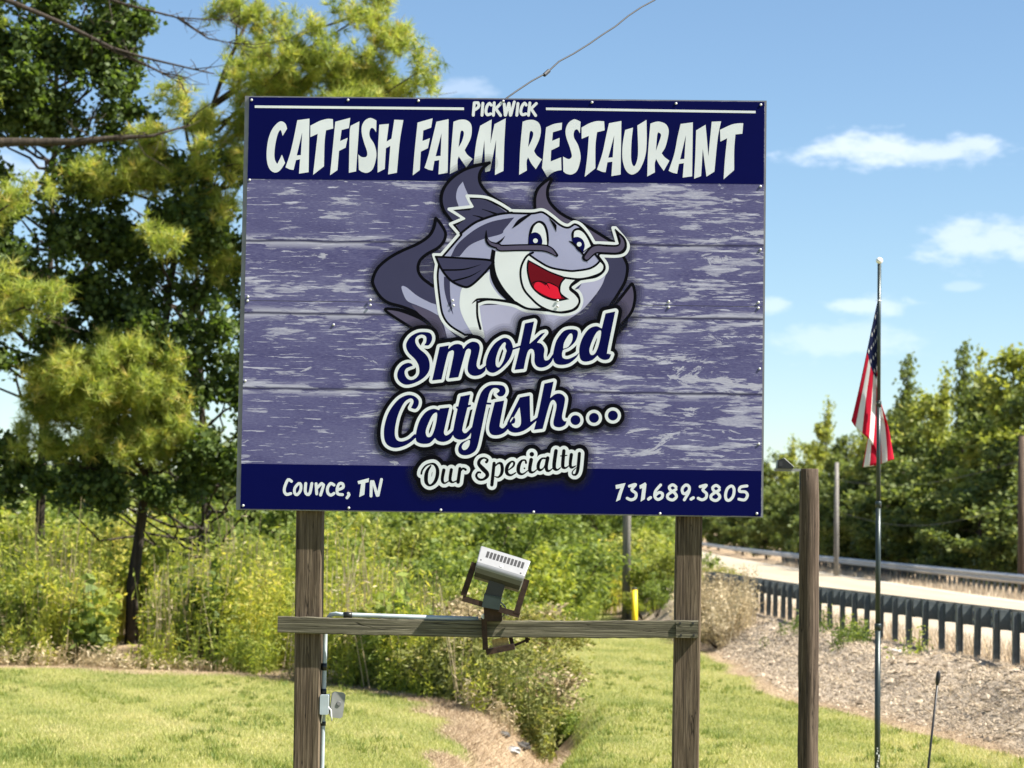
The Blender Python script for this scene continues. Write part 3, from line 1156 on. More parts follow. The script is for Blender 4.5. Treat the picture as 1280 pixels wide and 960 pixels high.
shape('ink_lilac', 'E2', "370,260* 395,330 440,430* 490,570* 325,570* 290,450 310,340")
shape('ink_plum', 'PX', horn_l + " PX:700,300* 740,312* 771,304* E5:610,345 300,160 E4:830,530 700,430 627,320 622,200")
line('ink_black', horn_l, horn_r, r=1.9)
# body behind: curled tail side
shape('ink_plum', 'E7', "640,640* 830,440 875,392 902,480 900,590 860,710 740,850*")
line('ink_black', "E7:640,660 720,580 830,440 873,392 903,480 900,590 860,710 745,845", r=1.8)
shape('ink_slate', 'PX', "750,318* 779,320 784,333 782,350 775,364 763,381 745,400 690,428* 640,428* 640,390 720,395 745,370 757,340")
line('ink_black', "E7:775,85 822,200 802,350 740,470 640,625", r=1.9)
shape('ink_lilac2', 'PX', "600,428* 596,382* 640,380* 700,384* 718,352* 745,345 758,341* 752,357 741.5,372 727,388 711,399 688,415 668,428*")
# fish body
fish.fill('ink_white', body.cut(2.0))
fish.fill('ink_black', body.cut(-1.6))
fish.fill('ink_lilac', body.cut(-4.3))
shape('ink_slate', 'E2', "450,470* 620,475 780,552 898,630* 760,660 600,720 450,810 348,878* 292,788* 410,705* 275,614* 450,604* 502,560*")
line('ink_black', "340,885,14 500,762,15 640,700,15 800,652,14 960,632,14", "600,590,3 700,622,8 780,655,16", "490,665,3 560,680,8 620,705,14", reg='E2')
shape('ink_slate', 'PX', "563.4,320.6* 571.3,306 584.8,293.5 598.3,284.2 612.9,277.6 628.5,274 642.9,271.8* 630.4,286.9 626.5,292.5 604.6,298.8 586.9,307 574.4,320.6*")
shape('ink_slate', 'E8', "868,50* 935,80* 940,250 958,400 975,492* 910,350 873,200")
shape('ink_white', 'PX', "577.5,360.2* 594,350 611.9,339.4* 612.9,352.9 623.3,368.5 634.5,376.5* 613,374.3 598,374.3 595,385 599,406 605,420* 592,420* 580.3,400 574.8,383.7 575.5,367")
line('ink_black', "480,955,3 520,920,10 560,903,13 700,903,13 960,930,13", reg='E3')
line('ink_black', "1248,340,12 1250,500,13 1285,650,14", reg='E8')
shape('ink_white', 'E6', "88,138* 500,138* 410,300 392,450 430,600 560,760 650,815 500,832 350,760 200,600 110,430 80,280")
line('ink_black', "330,745,12 450,815,13 560,832,13 680,822,13", reg='E6')
shape('ink_black', 'E6', "45,108* 92,130* 80,280 110,430 200,590 345,752* 235,735* 120,620 40,470 20,300")
shape('ink_slate', 'E3', "50,395* 330,408 715,440* 690,520 560,660 450,750 370,750 230,680 120,550")
line('ink_black', "45,393,12 330,408,13 715,440,14 690,520,14 560,660,14 450,748,14 370,750,14 230,680,14 120,550,13 50,400,12",
     "130,553,11 380,545,9 585,488,2", "250,685,11 450,630,8 590,555,2", reg='E3')
# jaw, mouth, lips
shape('ink_white', 'PX', "E6:520,170* 460,200 400,320 392,450 430,590 520,700 620,790 740,848 860,868 960,860 E7:100,700 220,675 288,620 298,560 255,500 198,450 215,400 275,345* PX:706,347.5* 685,338.5 672.5,332.3 663,326*")
line('ink_black', "E6:540,150 460,200 400,320 392,450 430,590 520,700 620,790 740,848 860,868 960,862 E7:100,703 220,678 288,620 298,560 255,500 198,450 213,400 275,345", r=1.35)
shape('ink_white', 'PX', "662,318.7* 672.5,326 688,334.4 710,338.5 720.8,338.4 736.5,335.8 745.8,330.6 750.5,324.7* 755.3,331.8 753,339.8 741.6,345.5 724.4,349 706,347.2 685,338.5 672.5,332.3 660,325*")
line('ink_black', "PX:662,318.7 672.5,326 688,334.4 710,338.5 720.8,338.4 736.5,335.8 745.8,330.6 751,324.4",
     "PX:743.8,317.5 749.6,324.9 755.3,331.8 753,339.8 741.6,345.5 724.4,349 706,347.2", r=1.35)
shape('ink_black', 'E6', "480,235* 600,300 750,378 945,450* 885,520 870,600 890,650 975,712* 830,735 700,705 590,640 510,545 468,400 465,290")
shape('ink_maroon', 'E6', "495,262* 600,320 750,398 905,458* 860,525 845,600 868,660 925,705* 830,712 700,680 600,620 528,535 490,400 485,310")
shape('ink_red', 'E6', "552,560 572,512 622,507 688,548* 722,520 790,545 835,572 852,620 880,700* 780,700 660,650 580,600")
line('ink_black', "520,525,5 570,500,6 630,498,7 700,525,7 740,588,2", "690,530,5 730,512,6 800,540,6 850,575,4", reg='E6')
shape('ink_slate', 'E7', "325,385* 290,440 245,452*")
# eyes and brows
shape('ink_black', 'E4', "385,870* 395,740 430,640 510,585 580,610 620,690 635,800 630,885*")
shape('ink_white', 'E4', "425,740* 460,650 515,612 570,650 600,740 612,872* 430,872*")
shape('ink_navy', 'E4', "392,872* 396,780 430,735 480,725 530,755 556,820 552,872*")
shape('ink_black', 'E5', "145,345* 138,260 170,205 240,190 300,230 350,310 400,405* 330,445 270,495*")
shape('ink_white', 'E5', "165,300* 175,235 230,220 290,260 340,340 368,408* 270,478* 200,430")
shape('ink_navy', 'E5', "150,345 160,310 215,300 270,330 297,390 288,450 262,490 200,450")
shape('ink_black', 'E5', "100,345* 160,362 240,440 300,530 335,622* 275,525 195,432")
line('ink_white', "E4:473,825 474,825", r=2.9)
line('ink_white', "E5:230,388 231,388", r=2.9)
shape('ink_black', 'E4', "190,680* 260,580 360,520 440,500* 340,575 255,640")
shape('ink_black', 'E4', "630,545* 700,605 728,640* 724,722* 690,655")
# whiskers
line('ink_black', "E6:825,183,20 750,125,40 650,95,44 400,92,42 150,98,42 E3:800,268,38 700,240,32 655,180,20 652,75,3")
line('ink_plum', "E6:810,178,8 745,122,25 650,95,27 400,92,25 150,98,25 E3:800,268,20 712,240,14 668,190,6")
line('ink_black', "E3:875,148,2 825,205,13 770,235,10")
line('ink_black', "E5:312,545,48 420,447,56 560,447,54 690,447,54 752,405,50 748,330,36 700,255,16 662,205,4")
line('ink_plum', "E5:322,545,26 420,450,36 560,450,34 690,450,34 745,405,28 745,340,16 715,285,5")
fish.build('fish_emblem', up_panel)

# ---- script lettering
LET = Field(pad=22, res=.4)
for reg, *s in [
 ('S1', "415,290* 465,290 500,240 505,190 480,150 420,138 340,145 260,190 212,260 210,320 240,380 310,450 350,520 358,600 335,650 290,682 240,682 205,650 190,600 205,560 240,540 285,525* 270,500 225,490 165,515 120,570 105,640 130,700 190,738 260,735 350,700 430,640 475,560 470,460 430,390 360,330 318,270 315,215 345,180 390,168 430,185 440,215 435,255"),
 ('S1', "590,308* 697,290* 688,332* 740,288 795,273 845,290 862,330* 905,278 965,248 1025,262 1050,310 1040,380 1015,490 1020,540 1055,562 1120,520* 1110,580 1060,625 990,640 935,620 910,570 920,480 948,360 930,330 895,345 870,420 805,655* 695,668* 750,400 745,350 715,355 680,400 612,680* 505,692*"),
 ('PX', "607.5,452.5 611.5,440 618,430 625,424.6 631,422.2 637,424.5 640.5,431 641,438 636,450 626,461 616.2,466.2 608.6,462.3", "629.5,428.5 624,436 620,448 620,457 624,459 629,452 632.3,442 633.2,438 631.5,434 632.3,429"),
 ('S2', "165,482* 245,455* 245,475* 165,500*"),
 ('S2', "290,235* 382,215* 335,440* 455,335* 493,325* 410,425* 455,440 485,490 478,560 490,603 530,595 570,540* 565,600 520,655 460,677 410,665 385,620 385,540 372,498 345,490 320,515 300,580 278,690* 185,700* 240,470"),
 ('S2', "570,560 590,450 620,380 680,310 750,292 810,305 818,350 790,420 730,475 670,500* 660,540 670,580 720,590 790,560 835,525* 800,580 730,635 650,650 590,630", "672,487* 720,470 760,410 765,350 745,335 715,365 680,430"),
 ('S2', "835,560 835,470 870,370 930,290 1000,262 1058,285* 1095,135* 1193,115* 1115,500 1120,535 1152,545* 1130,590 1080,600 1035,580 1015,555* 965,600 900,618 855,605", "1050,310 1010,320 970,390 935,490 945,545 980,545 1010,500 1040,400"),
 ('S3', "350,240* 395,250 425,210 425,160 380,120 310,112 220,160 130,280 85,420 82,540 115,610 190,640 280,620 350,580 405,530* 390,500 330,550 260,575 210,560 190,510 195,420 225,300 280,190 330,150 365,150 375,185"),
 ('S3', "400,560 405,470 440,360 500,280 570,248 632,262* 640,245* 735,235* 690,430 680,490 700,515 740,495 785,450* 775,500 740,555 680,580 620,570 590,540* 540,590 480,600 430,590", "610,290 570,305 530,380 498,470 510,525 550,525 580,470 605,370"),
 ('S3', "845,125* 943,105* 922,210* 952,207* 948,226* 915,236* 868,430 868,475 900,490 965,425* 950,490 900,545 840,558 790,540 770,500 780,420 815,250* 800,240* 802,226* 822,225*"),
 ('S3', "1110,185* 1155,188* 1150,207* 1105,205* 1050,470 1010,640 960,695 890,715 835,695 822,645 850,590 910,560 945,545* 960,430* 1000,250 1050,90 1120,20 1200,8 1274,20 1298,72 1274,117 1232,124 1205,98* 1235,70 1215,45 1170,45 1135,90", "935,560 880,590 858,630 875,660 910,650 935,610"),
 ('S4', "-12,284* 78,268* 38,480 40,520 75,525 135,450* 125,515 80,570 20,595 -40,590 -65,550 -60,480"),
 ('S4', "225,240* 318,222* 322,400 326,470* 392,426* 380,460* 300,530 235,563 170,572 120,550 112,505 150,432 170,428 182,448 175,480 148,490* 165,515 200,525 230,500 235,440 222,330* 160,440* 105,515* 105,480*"),
 ('S4', "455,110* 543,90* 510,245* 560,208 610,205 648,240 645,300 622,420 640,462 665,462* 650,500 600,522 550,510 540,470 555,400 570,310 545,265 515,280 490,350 440,535* 358,545* 400,380"),
]:
    LET.poly(reg, *s)
LET.dot('S4', 748, 453, 47).dot('S4', 922, 432, 47).dot('S4', 1100, 410, 47)
LET.compute()
SPE = Field(pad=22, res=.35)
for s in ("125,345,13 135,300,13 180,240,12 240,212,11 300,218,17 340,285,23 335,380,25 300,460,21 240,500,14 195,465,24 187,395,27 202,310,22 250,238,11",
          "425,295,23 405,400,22 410,452,19 440,470,11 495,438,8", "525,290,22 508,400,21 515,445,19 550,458,11 600,435,8",
          "640,275,22 615,455,24", "640,320,10 680,272,13 715,290,17",
          "992,188,19 1010,158,14 962,132,12 908,155,20 890,210,23 940,272,29 1000,335,27 1000,380,23 950,420,16 892,418,17 856,372,16 880,325,14 912,328,13",
          "1095,205,22 1065,492,23", "1110,240,9 1150,205,13 1190,210,20 1205,280,23 1190,350,20 1150,390,12 1110,382,8"):
    SPE.stroke('S5', s)
for s in ("165,402,7 230,350,13 242,302,15 210,287,12 160,335,22 140,400,24 152,450,22 200,470,14 265,435,8",
          "400,305,15 392,272,12 350,272,13 310,325,24 296,400,25 312,445,20 360,455,12 425,408,7", "470,262,25 450,380,24 460,425,21 500,430,12 550,390,7",
          "665,245,13 612,248,13 572,305,22 562,370,22 585,402,18 632,378,9 665,310,8", "690,240,24 670,350,24 682,408,20 720,408,12 755,378,7",
          "800,145,25 775,330,26 786,388,22 822,398,12 860,368,7", "905,145,23 890,320,24 896,365,21 930,373,12 970,345,7", "862,213,8 945,205,8",
          "1005,195,23 990,320,21 1006,368,17 1065,345,7", "1112,180,22 1090,400,22 1058,465,15 1018,455,10 1022,418,8 1065,372,6"):
    SPE.stroke('S6', s)
SPE.dot('S6', 478, 190, 31).dot('S6', 380, 378, 12)
SPE.compute()
scr = Art(.0042)
for lv in (18, 15, 12.5, 10.5):
    scr.fill('ink_soft', LET.cut(lv))
    scr.fill('ink_soft', SPE.cut(lv + 1))
scr.fill('ink_black', LET.cut(8.6))
scr.fill('ink_black', SPE.cut(9.4))
scr.fill('ink_white', LET.cut(3.9))
scr.fill('ink_navy', LET.cut(0))
scr.fill('ink_white', SPE.cut(4.2))
scr.fill('ink_black', SPE.cut(0))
scr.build('script_lettering', lo_panel)
# screws
sm = MB()
sm.tube([(0, 0, 0), (0, -.0035, 0)], [.0085, .006], 8)
sme = sm.mesh('screw', M['screw'], True)
for px, py in [(314.5, 125), (435, 125), (523, 126), (629, 126.5), (740, 128), (845, 129.5), (951, 131), (312, 225), (310, 371), (309.5, 376), (306.5, 476),
               (304, 632), (436, 635), (551, 637.5), (667, 640), (825, 642), (946, 642), (463, 375), (463, 381.5), (566, 375.5), (567, 382), (697, 376), (697, 383),
               (836, 377), (836, 384), (948, 378), (948, 385), (950.5, 233), (950.5, 312), (949.5, 461), (948.5, 555), (417, 406)]:
    x, z = S(px, py)
    o = link(bpy.data.objects.new('screw', sme), up_panel if py < 379 else lo_panel)
    o.location = (x, -.0054 if 460 < px < 790 and 200 < py < 420 else -.0013, z)

# ------------------------------------------------------------------ flood light on the beam
def bar(mb, a, b, half, y0, y1, mi=0):
    """flat bar between two photo points on the sign plane, half width in pixels"""
    A, B = Vector((a[0], a[1])), Vector((b[0], b[1]))
    d = (B - A).normalized()
    n = Vector((-d.y, d.x)) * half
    q = [S(*(A + n)), S(*(B + n)), S(*(B - n)), S(*(A - n))]
    if (q[1][0] - q[0][0]) * (q[2][1] - q[0][1]) - (q[1][1] - q[0][1]) * (q[2][0] - q[0][0]) < 0:
        q = q[::-1]
    return mb.prism(q, y0, y1, mi)


lamp = sign_frame('flood_light')
tag(lamp, 'grey tilted flood light in a rusty bracket clamped on the cross beam', 'flood light')
cx, czl = S(626, 713)
LM = Matrix.Translation((cx, -.055, czl)) @ Matrix.Rotation(math.radians(16.2), 4, 'Y')
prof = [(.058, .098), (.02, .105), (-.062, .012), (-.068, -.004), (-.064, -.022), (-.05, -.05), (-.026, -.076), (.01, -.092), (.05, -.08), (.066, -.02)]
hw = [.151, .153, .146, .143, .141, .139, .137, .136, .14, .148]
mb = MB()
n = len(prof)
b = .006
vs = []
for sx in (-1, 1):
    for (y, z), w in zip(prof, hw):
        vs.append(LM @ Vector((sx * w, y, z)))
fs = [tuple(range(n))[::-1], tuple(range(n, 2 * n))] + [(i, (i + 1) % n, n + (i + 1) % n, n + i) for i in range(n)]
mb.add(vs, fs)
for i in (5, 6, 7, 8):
    mb.mi[2 + i] = 1  # shade of the downward faces painted dark
mb.mi[2 + 4] = 2  # half shade painted mid grey where the housing turns under
housing = mb.build('housing', [M['lamp_grey'], M['lamp_dark'], plain('lamp_half_shade_grey', (.09, .09, .095), .4, .1, .5)], lamp)
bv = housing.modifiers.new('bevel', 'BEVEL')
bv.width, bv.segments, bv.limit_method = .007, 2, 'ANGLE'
nv = Vector((0, .02 + .062, .105 - .012)).normalized()              # up the sloping face
nn = Vector((0, -nv.z, nv.y))                                      # outward
face0 = Vector((0, -.062, .012))


def on_face(x, t, out):
    return face0 + Vector((x, 0, 0)) + nv * t + nn * out


for i in range(11):
    x = -.098 + i * .0212
    m2 = MB()
    q = []
    for out in (-.004, .0012):
        for (dx, dt) in ((-.0075, .05), (.0075, .05), (.0075, .097), (-.0075, .097)):
            q.append(LM @ on_face(x + dx, dt, out))
    m2.add(q, [(0, 1, 2, 3)[::-1], (4, 5, 6, 7), (0, 1, 5, 4), (1, 2, 6, 5), (2, 3, 7, 6), (3, 0, 4, 7)])
    m2.build('vent_slot', M['lamp_dark'], housing)
for nm, x, t, r, o, m in (('logo_bump', .0, .02, .012, .004, 'ball'), ('screw_hole', -.125, .02, .006, .0012, 'lamp_dark'), ('screw_hole', .118, .012, .006, .0012, 'lamp_dark')):  # raised logo disc and two screw holes
    m2 = MB()
    m2.tube([LM @ on_face(x, t, -.004), LM @ on_face(x, t, o)], [r, r * .8], 10)
    m2.build(nm, M[m], housing)
mb = MB()
mb.box(-.125, .125, .0645, .071, -.065, .082, 0, LM)
mb.build('lens', M['box_grey'], housing)
for a, c in (((594, 703), (580, 744)), ((659, 724), (646, 766))):
    bar(MB(), a, c, 3.6, -.09, -.062).build('bracket_arm', M['rust'], lamp)
bar(MB(), (579, 747.5), (650, 768.5), 3.4, -.0885, -.0635).build('bracket_bar', M['rust'], lamp)
bar(MB(), (622, 728), (616, 748), 10.5, -.085, -.02).build('knuckle', M['lamp_dark'], lamp)
bar(MB(), (617, 744), (614, 760), 11, -.0955, -.03).build('junction_block', M['flag_pole'], lamp)
bar(MB(), (616, 757), (617, 776), 11, -.06, .03).build('pivot', M['rust'], lamp)
for q, r in (((608, 771), 5), ((640, 767.5), 7.5)):
    m2 = MB()
    c = S(*q)
    m2.tube([(c[0] - r / 213, -.02, c[1]), (c[0] - r / 320, -.03, c[1] + .004), (c[0] + r / 320, -.03, c[1] + .003), (c[0] + r / 213, -.02, c[1])], [.01, .017, .017, .012], 10)
    m2.build('clamp_nut', M['clamp_bright'], lamp, True)
bar(MB(), (605, 771), (607, 812), 3.2, -.03, .004).build('clamp_arm', M['rust'], lamp)
bar(MB(), (608, 815), (643, 808), 3.6, -.03, .055).build('clamp_bar', M['rust'], lamp)
bar(MB(), (640, 806), (637, 793), 2.4, .047, .06).build('clamp_arm', M['rust'], lamp)
bar(MB(), (642, 807.5), (662, 799), 1.5, .047, .058).build('clamp_bar', M['rust'], lamp)
bar(MB(), (659, 804), (657, 792), 2.0, .047, .06).build('clamp_arm', M['rust'], lamp)
bar(MB(), (615, 805), (635, 801), 5, .05, .075).build('clamp_plate', plain('brass_plate', (.42, .29, .1), .5, .5, var=.4, scale=60), lamp)

w = [S(*q) for q in ((624, 750), (631, 757), (634, 764), (628, 771), (612, 773), (598, 774))]
MB().tube([(x, -.07 + .02 * i, z) for i, (x, z) in enumerate(w)], .0045, 6).build('power_cord', M['box_grey'], lamp, True)

# ------------------------------------------------------------------ conduit and outlet box
cond = sign_frame('electrical_conduit')
tag(cond, 'grey electrical conduit with outlet box on the left timber post', 'conduit')
rx = S(405.0, 700, .1)[0]
px0 = S(403.3, 880, .09)[0]
zb = S(420, 770, .03)[1]
pts = [(px0 - .003, .10, -.05), (px0, .10, .6), (px0 + .006, .10, zb - .1), (px0 + .012, .095, zb - .03), (px0 + .04, .07, zb + .005), (px0 + .075, .035, zb + .012)]
x1, z1 = S(520, 771.5, .03)
x2, z2 = S(598, 774.5, .03)
pts += [(px0 + .12, .028, zb + .008), (x1, .028, z1 + .001), (x2, .028, z2 + .004)]
MB().tube(pts, .0138, 10).build('pipe', M['conduit'], cond, True)
for py0, py1 in ((829, 838), (861, 868), (902, 907)):
    a, c = S(403.5, py0, .1)[1], S(403.5, py1, .1)[1]
    MB().tube([(px0 + .003, .10, c), (px0 + .003, .10, a)], .0175, 10).build('coupling', M['black_plastic'], cond, True)
a = S(434, 770, .03)
MB().tube([(a[0] - .02, .028, a[1] + .006), (a[0] + .03, .028, a[1] + .005)], .018, 10).build('coupling', M['black_plastic'], cond, True)
b0, b1 = S(400, 893, .06), S(411, 868.5, .06)
MB().bbox(b0[0], b1[0], .045, .135, b0[1], b1[1], .004).build('outlet_box', M['conduit'], cond)
c0, c1 = S(412, 897, .04), S(428, 865, .04)
mb = MB()
tilt = Matrix.Translation((c0[0], .085, (c0[1] + c1[1]) / 2)) @ Matrix.Rotation(math.radians(14), 4, 'Z') @ Matrix.Rotation(math.radians(7), 4, 'Y')
hh = (c1[1] - c0[1]) / 2
mb.bbox(.0, .078, -.016, .014, -hh, hh, .012, 0, tilt)
cov = mb.build('outlet_cover', M['box_grey'], cond)
MB().tube([tilt @ Vector((.045, -.0165, .01)), tilt @ Vector((.045, -.023, .01))], [.015, .012], 10).build('cover_boss', M['frame_metal'], cov)
w = [S(*q, .06) for q in ((401.5, 904), (403, 893), (406, 885), (410, 883), (414, 888), (414.5, 896), (415, 901))]
MB().tube([(x, .062 + .008 * math.sin(i), z) for i, (x, z) in enumerate(w)], .0042, 6).build('loop_wire', M['wire_white'], cond, True)

# ------------------------------------------------------------------ cable rising from the top of the sign
p0 = SIGN_M @ Vector((*[S(628, 123)[0]], .03, S(628, 123)[1] - .01))
p1 = R(1400, -444, 20)
rnd = random.Random(3)
pts = []
for i in range(61):
    t_ = i / 60
    q = p0.lerp(p1, t_)
    q.z -= .12 * math.sin(math.pi * t_)
    if 0 < i < 12:
        q += Vector((rnd.uniform(-.008, .008), 0, rnd.uniform(-.008, .008)))
    pts.append(q)
wire = MB().tube([pts[0] - Vector((0, 0, .03))] + pts, .0052, 6).build('overhead_cable', M['cable'], None, True)
tag(wire, 'thin dark cable rising from the top edge of the restaurant sign', 'cable')
a = min(range(61), key=lambda i: (pts[i] - R(676, 91, pts[i].y)).length)
m2 = MB()
d = (pts[a + 1] - pts[a]).normalized()
m2.tube([pts[a] - d * .035, pts[a] - d * .03, pts[a] + d * .03, pts[a] + d * .035], [.006, .012, .012, .006], 8)
m2.build('cable_clamp', M['cable'], wire)
sp_ = MB()
bz = gz(p1.x, p1.y + .16)
sp_.tube([(p1.x, p1.y + .13, bz - .4), (p1.x, p1.y + .13, 5), (p1.x, p1.y + .11, p1.z + .6)], [.15, .13, .11], 12)
service = sp_.build('service_pole', M['pole_wood'], None, True)
tag(service, 'tall brown wooden service pole just right of the view that holds the sign cable', 'pole')

# ------------------------------------------------------------------ short round post with a lamp
PY = 18.6
pb = R(1010, 955, PY)
pt_ = R(1009.5, 586, PY)
postg = gz(pb.x, PY)
sp2 = empty('timber_post', (pb.x, PY, postg))
tag(sp2, 'short round brown timber post standing beside the dark flagpole', 'post')
rnd = random.Random(9)
zt = pt_.z - postg
mb = MB()
pts = [(0, 0, -.4)] + [(rnd.uniform(-.003, .003), 0, zt * i / 14) for i in range(14)] + [(-.004, 0, zt - .006), (-.004, 0, zt)]
mb.tube(pts, [.083] * 2 + [.0815 - .0004 * i for i in range(13)] + [.0745, .07], 18, jit=.025, rnd=rnd)
mb.build('shaft', M['pole_wood'], sp2, True)
ch = MB()
for i in range(5):
    a = -2.1 + i * .35
    ch.tube([(math.cos(a) * .079, math.sin(a) * .079, .2 + i * .31), (math.cos(a + .02) * .078, math.sin(a + .02) * .078, .75 + i * .35)], [.002, .003], 5)
k = PY / FPX
pl = empty('post_lamp', (pb.x, PY, postg))
tag(pl, 'small black flood lamp on a bracket at the top of the round timber post', 'lamp')


def L2(px, py, y):
    q = R(px, py, PY + y)
    return Vector((q.x - pb.x, y, q.z - postg))


a, c = L2(968, 587.0, 0), L2(1003, 588.0, 0)
MB().box(a.x, c.x, -.03, .03, a.z - .012, a.z + .008).build('bracket_arm', M['box_grey'], pl)
MB().box(c.x - .022, c.x - .006, -.025, .025, a.z - .16, a.z - .0125).build('bracket_plate', M['lamp_dark'], pl)
q = [L2(970.5, 586, 0), L2(990.5, 586, 0), L2(991, 583.5, 0), L2(979, 573, 0), L2(972, 575, 0)]
z0 = a.z + .0085
MB().prism([(p.x, max(p.z, z0)) for p in q], -.055, .055).build('lamp_body', M['black_plastic'], pl)
q0, q1 = L2(991.5, 583.3, 0), L2(979.6, 572.6, 0)
mb = MB()
nrm = Vector((-(q1.z - q0.z), q1.x - q0.x)).normalized() * -.004
mb.prism([(q0.x, q0.z), (q0.x - nrm.x, q0.z - nrm.y), (q1.x - nrm.x, q1.z - nrm.y), (q1.x, q1.z)], -.053, .053)
mb.build('sunlit_slope', M['ball'], pl)  # white sheet standing for sunlight on the lamp's right slope
MB().box(L2(972.5, 580, 0).x, L2(977, 580, 0).x, -.0575, -.0555, L2(972, 583, 0).z, L2(972, 577, 0).z).build('lamp_lens', M['cable'], pl)

# ------------------------------------------------------------------ flagpole and flag
fb = G(1096.5, 972)
fy = fb.y
fg = gz(fb.x, fy)
fp = empty('flagpole', (fb.x, fy, fg))
tag(fp, 'slim dark green telescoping flagpole with a white ball on top', 'flagpole')


def F(px, py, y=0):
    q = R(px, py, fy + y)
    return Vector((q.x - fb.x, y, q.z - fg))


secs = [(330, 506, .019), (506, 632, .0225), (632, 785, .0262), (785, 990, .0300)]
for a, c, r in secs:
    A, C_ = F(1099.2 - (a - 322) * .0041, a), F(1099.2 - (c - 322) * .0041, c)
    if c == 990:
        C_.z = -.35
    MB().tube([C_, A], r, 12).build('pole_section', M['flag_pole'], fp, True)
    if a > 400:
        MB().tube([A + Vector((0, 0, -.02)), A + Vector((0, 0, .035)), A + Vector((0, 0, .045))], [r + .006, r + .006, r], 12).build('joint_collar', M['flag_pole'], fp, True)
top = F(1099.2, 330)
m2 = MB()
m2.tube([top + Vector((0, 0, .034 + .034 * math.cos(t))) for t in np.linspace(math.pi, 0, 9)], [max(.002, .036 * math.sin(t)) for t in np.linspace(math.pi, 0, 9)], 14)
m2.build('ball_finial', M['ball'], fp, True)
chips = MB()
rnd = random.Random(4)
for i in range(9):
    p = F(1097 + rnd.uniform(-1.4, 1.4), 935 + i * 3.2)
    s = rnd.uniform(.006, .013)
    chips.box(p.x - s * .6, p.x + s * .6, -.0315, -.0290, p.z - s, p.z + s)
ch_ob = chips.build('paint_chips', M['ball'], fp)
ch_ob['kind'] = 'stuff'

fl = empty('flag', (fb.x, fy, fg))
tag(fl, 'limp red white and blue striped flag hanging from the dark flagpole', 'flag')
NU, NV = 39, 44
V, UV = [], []
for i in range(NV + 1):
    s = i / NV                                # along the fly
    for j in range(NU + 1):
        t = j / NU                            # down the hoist
        hx, hy = 1098.0, 372 + 132 * t
        ex = float(np.interp(t, [0, .36, .44, .58, .66, 1], [1064, 1096, 1099, 1080, 1079, 1119]))
        ey = float(np.interp(t, [0, .1, .36, .44, .58, .75, 1], [526, 536, 562, 579, 584, 583, 574]))
        q = s ** (.9 if t < .7 else .55)
        px = hx + (ex - hx) * q + 1.6 * math.sin(t * 21 + s * 3) * s
        py = hy + (ey - hy) * s ** .92
        yy = .055 + float(np.interp(t, [0, .36, .44, .58, .66, 1], [0, .05, .09, .12, .16, .16])) * min(1, s * 3) + .03 * math.sin(t * 16 + s * 2.5) * s
        V.append(F(px, py, yy))
        UV.append((s, t))
me = bpy.data.meshes.new('flag_cloth')
fs = [(i * (NU + 1) + j, i * (NU + 1) + j + 1, (i + 1) * (NU + 1) + j + 1, (i + 1) * (NU + 1) + j) for i in range(NV) for j in range(NU)]
me.from_pydata([tuple(v) for v in V], [], fs)
mred, mwhite, mblue = [None] * 3


def cloth(name, c):
    t = NT(name)
    d = t.bsdf(c, .8, 0, .15)
    tr = t.n('ShaderNodeBsdfTranslucent')
    tr.inputs[0].default_value = (*c[:3], 1)
    mx = t.n('ShaderNodeMixShader')
    mx.inputs[0].default_value = .35
    t.l(d, mx.inputs[1])
    t.l(tr.outputs[0], mx.inputs[2])
    return t.done(mx.outputs[0])


for nm, c in (('flag_red', (.52, .012, .04)), ('flag_white', (.78, .78, .78)), ('flag_blue', (.012, .018, .07))):
    me.materials.append(cloth(nm, c))
star = set()
rnd = random.Random(2)
for k, pl_ in enumerate(me.polygons):
    i, j = k // NU, k % NU
    s, t = (i + .5) / NV, (j + .5) / NU
    if s < .42 and t < 7 / 13:
        pl_.material_index = 1 if (i % 3 == 1 and j % 4 == (1 if (i // 3) % 2 else 3)) else 2
    else:
        pl_.material_index = 0 if int(t * 13) % 2 == 0 else 1
    pl_.use_smooth = True
link(bpy.data.objects.new('flag_cloth', me), fl)
sol = fl.children[0].modifiers.new('thickness', 'SOLIDIFY')
sol.thickness = .003
for py in (376, 504):
    p = F(1098.4, py)
    MB().tube([p + Vector((-.03, -.004, 0)), p + Vector((0, -.027, .004)), p + Vector((.024, .0, 0))], .005, 6).build('clip', M['ball'], fl)

# ------------------------------------------------------------------ thin stake
sy = 21.4
s1 = R(1173.5, 838, sy)
s0 = R(1160.5, 958, sy)
d = (s0 - s1).normalized()
s0 = s1 + d * ((s1.z - gz(s0.x, sy)) / -d.z)
st = empty('garden_stake', tuple(s0))
tag(st, 'thin black leaning stake with a swollen tip standing on the lawn', 'stake')
u = s1 - s0
MB().tube([u * -.08, u * .3, u * .97], .0105, 8).build('rod', M['black_plastic'], st, True)
MB().tube([u * .9, u * .92, u * .95, u * .985, u], [.011, .019, .022, .017, .006], 10).build('tip', M['black_plastic'], st, True)


